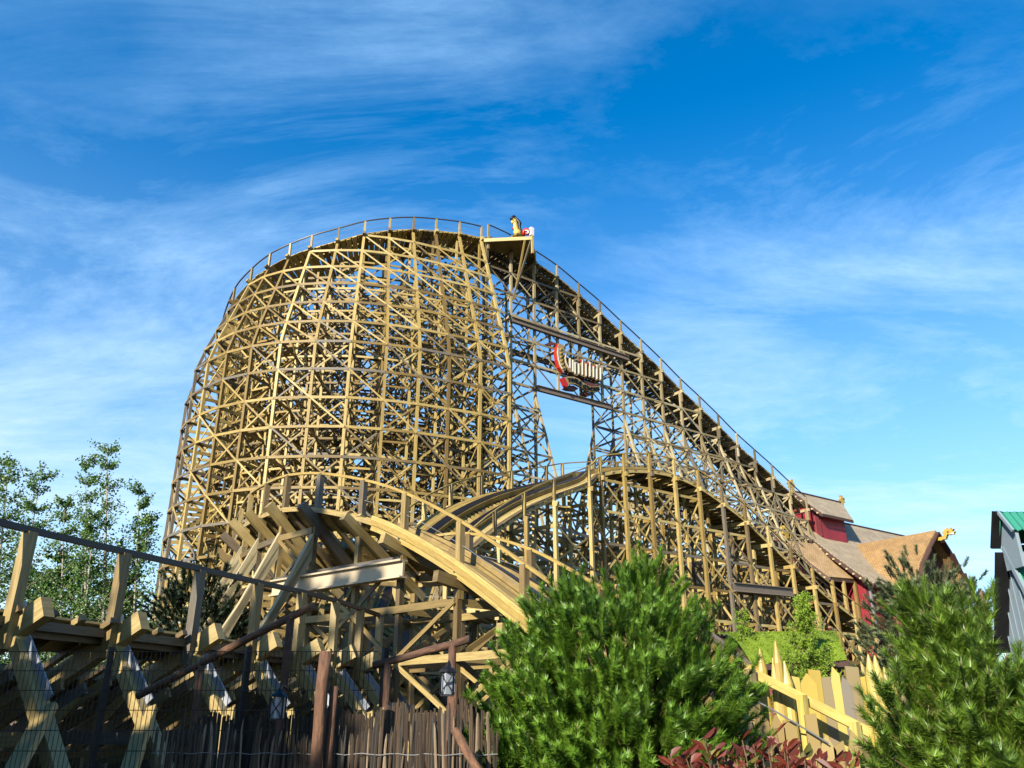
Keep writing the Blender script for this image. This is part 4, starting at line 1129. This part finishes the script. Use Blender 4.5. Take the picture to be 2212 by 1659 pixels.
ol = [(1245, 1388, 1415), (1275, 1362, 1442), (1305, 1245, 1455), (1335, 1170, 1480), (1375, 1110, 1515), (1430, 1078, 1550), (1490, 1050, 1595), (1550, 1038, 1622), (1640, 1026, 1620), (1720, 1030, 1600), (1800, 1060, 1570)]
hd = dome_heads((1.15, 9.2, 0), ol, 9.2, 430, rnd, .85, .082, .3)
for x, y, Y in ((1402, 1240, 9.2), (1388, 1268, 9.1), (1425, 1262, 9.25), (1225, 1275, 9.0), (1210, 1304, 8.95), (1245, 1298, 9.1), (1295, 1308, 9.1), (1160, 1332, 9.0), (1525, 1362, 9.1), (1505, 1352, 9.1), (1600, 1470, 9.0), (1618, 1515, 9.0), (1040, 1540, 9.1), (1032, 1600, 9.1)):
    hd.append((P(x, y, Y), .06))
pine('pine_shrub', 'big bushy bright green pine in the centre foreground', (1.15, 9.2, 0), hd, 4, .23, .088, 190, .0045, 'needle', rnd, 2.7, grp='foreground pines', candle=True)
rnd = random.Random(33)
ol = [(1312, 1995, 2018), (1350, 1988, 2045), (1400, 1968, 2120), (1450, 1950, 2180), (1500, 1935, 2230), (1560, 1925, 2260), (1660, 1925, 2280), (1760, 1935, 2280)]
hd = dome_heads((3.6, 6.3, 0), ol, 6.3, 150, rnd, .8, .07, .3)
for x, y, Y in ((2000, 1298, 6.2), (1986, 1335, 6.1), (2020, 1340, 6.3), (2118, 1322, 6.5), (2112, 1358, 6.5), (1918, 1520, 6.0), (1915, 1580, 6.0), (1915, 1630, 6.0), (2085, 1385, 6.4)):
    hd.append((P(x, y, Y), .04))
pine('pine_shrub', 'yellowish green long needled pine in the right foreground', (3.55, 6.3, 0), hd, 5, .17, .085, 170, .0034, 'needle2', rnd, 2.3, grp='foreground pines', candle=True)
rnd = random.Random(35)
ol = [(1222, 1930, 1975), (1250, 1912, 2050), (1290, 1895, 2110), (1340, 1880, 2130), (1400, 1862, 2140), (1450, 1858, 2140), (1520, 1865, 2130)]
hd = dome_heads((14, 30, 0), ol, 30, 150, rnd, .8, .3, .35)
pine('grey_pine', 'dull grey green pine standing behind the bright pine on the right', (14.6, 30, 0), hd, 6, .3, .17, 80, .016, 'greypine', rnd, 7.5)
rnd = random.Random(36)
ol = [(1232, 470, 482), (1262, 380, 490), (1300, 345, 520), (1350, 335, 545), (1420, 330, 560), (1500, 330, 560)]
hd = dome_heads((-11, 29, 0), ol, 29, 120, rnd, .7, .3, .3)
pine('dark_conifer', 'dark green bushy conifer at the foot of the round tower', (-10.6, 29, 0), hd, 6, .3, .16, 90, .018, 'darkcon', rnd, 6.0)

def leaf(mb, p, d, ln, wd, rnd, tone, fold=.25):
    d = d.normalized(); s_ = d.cross(V((rnd.gauss(0, 1), rnd.gauss(0, 1), rnd.gauss(0, 1)))).normalized(); n_ = s_.cross(d)
    a = p; b = p + d * ln
    m1 = p + d * ln * .35; m2 = p + d * ln * .7
    mb.face([a, m1 + s_ * wd * .5 + n_ * wd * fold, m2 + s_ * wd * .42 + n_ * wd * fold, b], tone)
    mb.face([a, b, m2 - s_ * wd * .42 + n_ * wd * fold, m1 - s_ * wd * .5 + n_ * wd * fold], min(1, tone + .08))
def broadleaf(name, label, stems, lmat, bmat, rnd, nb, lpb, lsize, spread, grp=None, upw=.9, cat='tree', z0=.25):
    o = empty(name, stems[0][0], label, cat, grp)
    tw = MB(); lf = MB(); br = MB()
    for base, tip, r in stems:
        base = V(base); tip = V(tip); H = (tip - base).length
        bend = V((rnd.gauss(0, .03), rnd.gauss(0, .03), 0)) * H
        sp_ = [base, base.lerp(tip, .35) + bend, base.lerp(tip, .7) + bend * .6, tip]
        fine = catmull(sp_, 5)
        tw.tube(fine, [r * (1 - .93 * k / (len(fine) - 1)) for k in range(len(fine))], 7, .5, False)
        for k in range(nb):
            f = z0 + (1 - z0) * (k + rnd.random()) / nb
            idx = min(len(fine) - 1, int(f * (len(fine) - 1))); p = fine[idx]
            a = rnd.uniform(0, 6.283); ln = H * spread * (1.05 - .8 * f) * rnd.uniform(.6, 1.25)
            d = V((math.cos(a), math.sin(a), upw + rnd.gauss(0, .2))).normalized()
            e = p + d * ln; mid = p.lerp(e, .5) + V((0, 0, -.03 * ln))
            br.tube([p, mid, e], [r * .28 * (1.1 - f), r * .16 * (1.1 - f), .006], 4, .5, False)
            for q in range(lpb):
                g = rnd.uniform(.2, 1.08); c = p.lerp(e, g) + V((rnd.gauss(0, 1), rnd.gauss(0, 1), rnd.gauss(0, 1))) * ln * .13
                leaf(lf, c, V((rnd.gauss(0, 1), rnd.gauss(0, 1), rnd.gauss(-.3, .7))), lsize * rnd.uniform(.7, 1.25), lsize * rnd.uniform(.6, .85), rnd, min(1, max(0, rnd.gauss(.42, .25))))
    tw.join(br) if False else None
    tw.build('trunk', M[bmat], o, True); br.build('branches', M[bmat], o); lf.build('crown', M[lmat], o)
    return o
rnd = random.Random(41)
def st(xb, xt, yt, Y, r): 
    b = P(xb, 1500, Y); return ((b.x, b.y, 0), P(xt, yt, Y), r)
broadleaf('poplar_tree', 'loose leaved tree at the left edge with upright twigs', [st(5, 20, 985, 36, .12), st(50, 90, 1015, 36.5, .1), st(-50, -60, 1030, 35, .1), st(-20, -15, 1000, 37, .1)], 'birch', 'pale',  rnd, 54, 62, .115, .20, 'slender leafy trees')
broadleaf('poplar_tree', 'tallest slender tree left of the round tower with sparse leaves against sky', [st(215, 232, 955, 36, .13), st(190, 185, 990, 36, .1), st(240, 300, 1045, 36.5, .09), st(170, 140, 1075, 36, .09), st(265, 318, 1110, 37, .08), st(200, 205, 1100, 35, .08)], 'birch', 'pale', rnd, 54, 58, .11, .185, 'slender leafy trees')
broadleaf('leafy_tree', 'dense darker green tree low between the two slender trees', [st(130, 125, 1195, 40, .16), st(90, 100, 1240, 40, .12), st(175, 170, 1215, 40, .12), st(210, 235, 1250, 41, .12), st(60, 55, 1230, 41, .12), st(260, 280, 1280, 42, .12)], 'tree', 'bark', rnd, 46, 50, .18, .24, None, .5)
rnd = random.Random(77)
for (x, y, h, lab) in ((-19.8, -7, 16.4, 'tall unseen leafy tree added for shade behind the viewpoint, farthest left'), (-15.0, -6, 16.5, 'unseen leafy tree added for shade behind the viewpoint, middle of three'), (-11.6, -6.5, 13.6, 'unseen leafy tree added for shade behind the viewpoint, nearest the path')):  # out of view, added to cast shade over the left foreground
    broadleaf('leafy_tree', lab, [((x + rnd.uniform(-.5, .5), y + rnd.uniform(-.5, .5), 0), (x + rnd.gauss(0, 1.2), y + rnd.gauss(0, 1.2), h * rnd.uniform(.85, 1)), .14) for q in range(4)], 'tree', 'bark', rnd, 34, 44, .42, .22, 'unseen trees added for shade', .35, z0=.1)
for i, (x, yt, Y, lab) in enumerate(((1605, 1318, 24.5, 'small light green larch sapling in front of the turf roof'), (1738, 1284, 22.5, 'taller bushy light green larch in front of the turf roof'))):
    b = P(x, 1560, Y); o = empty('larch_sapling', (b.x, b.y, 0), lab, 'larch', 'young larches')
    tip = P(x - 2, yt, Y); H = tip.z
    MB().tube([(b.x, b.y, 0), tip], [.05, .008], 6).build('trunk', M['bark'], o, True)
    tw = MB(); nd_ = MB()
    nbr = 60 if i == 0 else 130
    for k in range(nbr):
        f = .28 + .7 * (k + rnd.random()) / nbr; p = V((b.x, b.y, 0)).lerp(tip, f); a = rnd.uniform(0, 6.283)
        ln = (1.05 - f) * (1.25 if i == 0 else 1.55) * rnd.uniform(.6, 1.1) + .1
        d = V((math.cos(a), math.sin(a), rnd.uniform(.35, .9))).normalized(); e = p + d * ln
        tw.tube([p, e], [.012, .004], 4, .5, False)
        for q in range(int(26 * ln) + 8):
            c = p.lerp(e, rnd.uniform(.1, 1.05)) + V((rnd.gauss(0, 1), rnd.gauss(0, 1), rnd.gauss(0, 1))) * .05
            for z in range(5):
                leaf(nd_, c, V((rnd.gauss(0, 1), rnd.gauss(0, 1), rnd.gauss(.3, 1))), rnd.uniform(.05, .09), .022, rnd, rnd.random())
    tw.build('branches', M['bark'], o); nd_.build('crown', M['larch'], o)
broadleaf('leafy_tree', 'very tall narrow unseen tree added far behind the viewpoint to shade the banked turn', [((-24.8 + q * .3, -8, 0), (-24.8 + (q - 2) * 1.0, -8 + (q % 2), 29.5 - q), .2) for q in range(5)], 'tree', 'bark', rnd, 40, 34, .5, .09, 'unseen trees added for shade', .6, z0=.35)  # out of view, crown placed to drop a shadow on the turn
# red tipped shrub
rnd = random.Random(55)
o = empty('red_leaf_shrub', (1.65, 5.1, 0), 'shrub with glossy dark red leaves at the bottom between the pines', 'shrub')
tw = MB(); lr = MB(); lg = MB()
for k in range(80):
    x = rnd.uniform(1440, 1850); Y = rnd.uniform(4.7, 5.5)
    yt = 1634 - 22 * math.sin((x - 1450) / 400 * 3.14) + abs(rnd.gauss(0, 30)) - (34 if rnd.random() < .16 else 0)
    t = P(x, yt, Y); b = V((1.65 + (t.x - 1.65) * .5, 5.1 + (t.y - 5.1) * .5, .35))
    tw.tube([b, b.lerp(t, .6) + V((rnd.gauss(0, .02), rnd.gauss(0, .02), 0)), t], [.008, .006, .003], 5, .5, False)
    m = rnd.randint(6, 10)
    for q in range(m):
        f = 1 - .045 * q; p = b.lerp(t, f); a = q * 2.4 + rnd.random()
        d = V((math.cos(a), math.sin(a), .75 - .10 * q))
        (leaf(lr, p, d, rnd.uniform(.07, .115), rnd.uniform(.03, .044), rnd, rnd.random(), .3) if q < 4 and rnd.random() < .8 else leaf(lg, p, d, rnd.uniform(.07, .115), rnd.uniform(.032, .046), rnd, rnd.random(), .2))
tw.build('stems', M['pinebark'], o); lr.build('red_leaves', M['photinia'], o); lg.build('lower_leaves', M['photgreen'], o)

rnd = random.Random(88)
hg = empty('hedge', (-9, 33, 0), 'dark hedge added to fill the black shade behind the legs of the nearest track', 'hedge')
lf = MB(); core = MB()  # hedge put in to block the sky and darken the gaps under the track
for k in range(30):
    x = -24 + k * 1.0; y = 33.5 - .12 * k; h = 2.7 + .5 * math.sin(k * 1.3) + rnd.uniform(-.2, .3)
    core.tube([(x, y, 0), (x + .1, y, h * .5), (x, y, h * .85)], [.8, .85, .3], 7, .1)
    for q in range(240):
        a = rnd.uniform(0, 6.283); z = rnd.uniform(.05, 1) * h; r = rnd.uniform(.75, 1.15) * (1 - .5 * (z / h) ** 3)
        leaf(lf, V((x + r * math.cos(a), y + r * math.sin(a), z)), V((math.cos(a), math.sin(a), rnd.gauss(.2, .6))), rnd.uniform(.12, .24), .12, rnd, rnd.random() * .7)
core.build('stems', M['bark'], hg); lf.build('foliage', M['darkcon'], hg)  # stems here are a solid dark core that keeps the hedge opaque
# ================================================================== 14. ground and far greenery
def ground_mat():
    m, nt, b = newmat('ground_soil_grass'); gm = nd(nt, 'ShaderNodeNewGeometry')
    n1 = noise(nt, gm.outputs['Position'], .35, 6, .6); n2 = noise(nt, gm.outputs['Position'], 6, 4, .6)
    c = ramp(nt, n1, [(.35, (.05, .075, .02)), (.6, (.10, .085, .05))])
    c = mixc(nt, .5, c, ramp(nt, n2, [(.3, (.4, .4, .4)), (.7, (1.2, 1.2, 1.2))]), 'MULTIPLY')
    nt.links.new(c, b.inputs['Base Color']); b.inputs['Roughness'].default_value = .95
    return m
g = MB().face([(-900, -900, 0), (900, -900, 0), (900, 1800, 0), (-900, 1800, 0)], .5).build('ground', ground_mat()); g['kind'] = 'structure'; g['label'] = 'ground of soil and rough grass under the coaster'

# ------------------------------------------------------------------ light, sky, camera
SUN_EL, SUN_AZ = R(27), R(30)      # azimuth: degrees to the left of straight behind the camera
sl = bpy.data.lights.new('sun', 'SUN'); sl.energy = 5.0; sl.angle = R(.5); sl.color = (1, .92, .78)
so = bpy.data.objects.new('sun', sl); COL.objects.link(so)
sdir = V((-math.sin(SUN_AZ) * math.cos(SUN_EL), -math.cos(SUN_AZ) * math.cos(SUN_EL), math.sin(SUN_EL)))
so.rotation_euler = sdir.to_track_quat('Z', 'Y').to_euler(); so.location = (-30, -50, 40)
w = bpy.data.worlds.new('World'); SC.world = w; w.use_nodes = True
nt = w.node_tree; bg = nt.nodes['Background']
sky = nd(nt, 'ShaderNodeTexSky', sky_type='NISHITA'); sky.sun_disc = False; sky.sun_elevation = SUN_EL; sky.sun_rotation = R(180 + 30)
sky.air_density = 1.0; sky.dust_density = .3; sky.ozone_density = 3.0
hsv = nd(nt, 'ShaderNodeHueSaturation'); hsv.inputs['Saturation'].default_value = 1.5; hsv.inputs['Value'].default_value = 1.58
nt.links.new(sky.outputs[0], hsv.inputs['Color'])
tc_ = nd(nt, 'ShaderNodeTexCoord')
sep = nd(nt, 'ShaderNodeSeparateXYZ'); nt.links.new(tc_.outputs['Generated'], sep.inputs[0])
zz = mathn(nt, 'ADD', mathn(nt, 'MAXIMUM', sep.outputs[2], 0), .18)
cx = mathn(nt, 'DIVIDE', sep.outputs[0], zz); cy = mathn(nt, 'DIVIDE', sep.outputs[1], zz)
cb = nd(nt, 'ShaderNodeCombineXYZ'); nt.links.new(cx, cb.inputs[0]); nt.links.new(cy, cb.inputs[1])
mp = nd(nt, 'ShaderNodeMapping'); mp.inputs['Rotation'].default_value = (0, 0, R(-28)); mp.inputs['Scale'].default_value = (.85, 1.7, 1); mp.inputs['Location'].default_value = (2.3, .7, 0)
nt.links.new(cb.outputs[0], mp.inputs[0])
wn = nd(nt, 'ShaderNodeTexNoise'); wn.inputs['Scale'].default_value = 1.25; wn.inputs['Detail'].default_value = 8; wn.inputs['Roughness'].default_value = .68; wn.inputs['Distortion'].default_value = .6
nt.links.new(mp.outputs[0], wn.inputs['Vector'])
fine = noise(nt, mp.outputs[0], 5.5, 8, .72)
cl1 = ramp(nt, wn.outputs['Fac'], [(.42, (0, 0, 0)), (.74, (1, 1, 1))])
cl1 = mathn(nt, 'MULTIPLY', cl1, mathn(nt, 'ADD', mathn(nt, 'MULTIPLY', fine, 1.9), -.05))
def patch(x, y, a0, a1):      # soft region of sky round a direction
    u, w_ = ray(x, y); d_ = V((u, 1, w_)).normalized()
    n = nd(nt, 'ShaderNodeVectorMath', operation='DOT_PRODUCT'); nt.links.new(tc_.outputs['Generated'], n.inputs[0]); n.inputs[1].default_value = d_
    m_ = nd(nt, 'ShaderNodeMapRange', interpolation_type='SMOOTHERSTEP'); nt.links.new(n.outputs['Value'], m_.inputs[0])
    m_.inputs[1].default_value = math.cos(R(a0)); m_.inputs[2].default_value = math.cos(R(a1)); return m_.outputs[0]
dens = mathn(nt, 'MULTIPLY', patch(760, 300, 19, 2), .5)
for q, k in ((patch(1150, 40, 17, 3), .26), (patch(120, 330, 22, 4), .2), (patch(1900, 800, 26, 4), .42), (patch(200, 800, 22, 4), .5)):
    dens = mathn(nt, 'MAXIMUM', dens, mathn(nt, 'MULTIPLY', q, k))
hz_ = nd(nt, 'ShaderNodeMapRange', interpolation_type='SMOOTHSTEP'); nt.links.new(sep.outputs[2], hz_.inputs[0])
hz_.inputs[1].default_value = .0; hz_.inputs[2].default_value = .66; hz_.inputs[3].default_value = 1.1; hz_.inputs[4].default_value = .0
f1 = mathn(nt, 'MULTIPLY', cl1, mathn(nt, 'ADD', dens, .05))
fac = mathn(nt, 'ADD', 0.0, mathn(nt, 'MULTIPLY', hz_.outputs[0], mathn(nt, 'ADD', mathn(nt, 'MULTIPLY', cl1, .45), .5)))
fac = mathn(nt, 'MINIMUM', fac, .9)
cc = mixc(nt, mathn(nt, 'MINIMUM', mathn(nt, 'MULTIPLY', f1, 1.15), .9), hsv.outputs[0], (3.4, 6.0, 9.0))
cc = mixc(nt, fac, cc, (6.0, 7.3, 8.2))
nt.links.new(cc, bg.inputs['Color']); bg.inputs['Strength'].default_value = .058

cam = bpy.data.cameras.new('camera'); co = bpy.data.objects.new('camera', cam); COL.objects.link(co)
co.location = (0, 0, EYE); co.rotation_euler = (R(90) + PITCH, 0, 0)
cam.sensor_width = 36; cam.lens = 36 * 1789 / 2212; cam.clip_start = .05; cam.clip_end = 4000
SC.camera = co
SC.view_settings.view_transform = 'Standard'; SC.view_settings.look = 'None'; SC.view_settings.exposure = 1.45; SC.view_settings.gamma = 1
ALB = .55     # all base colours darkened to deepen the shadows under a longer exposure
for m in bpy.data.materials:
    if not m.use_nodes : continue
    t_ = m.node_tree
    for n in list(t_.nodes):
        if n.type in ('BSDF_PRINCIPLED', 'BSDF_TRANSLUCENT'):
            i_ = n.inputs[0]
            if i_.is_linked:
                src = i_.links[0].from_socket
                t_.links.new(mixc(t_, 1.0, src, (ALB, ALB, ALB), 'MULTIPLY'), i_)
for ob in bpy.data.objects:
    if '_o' in ob: del ob['_o']
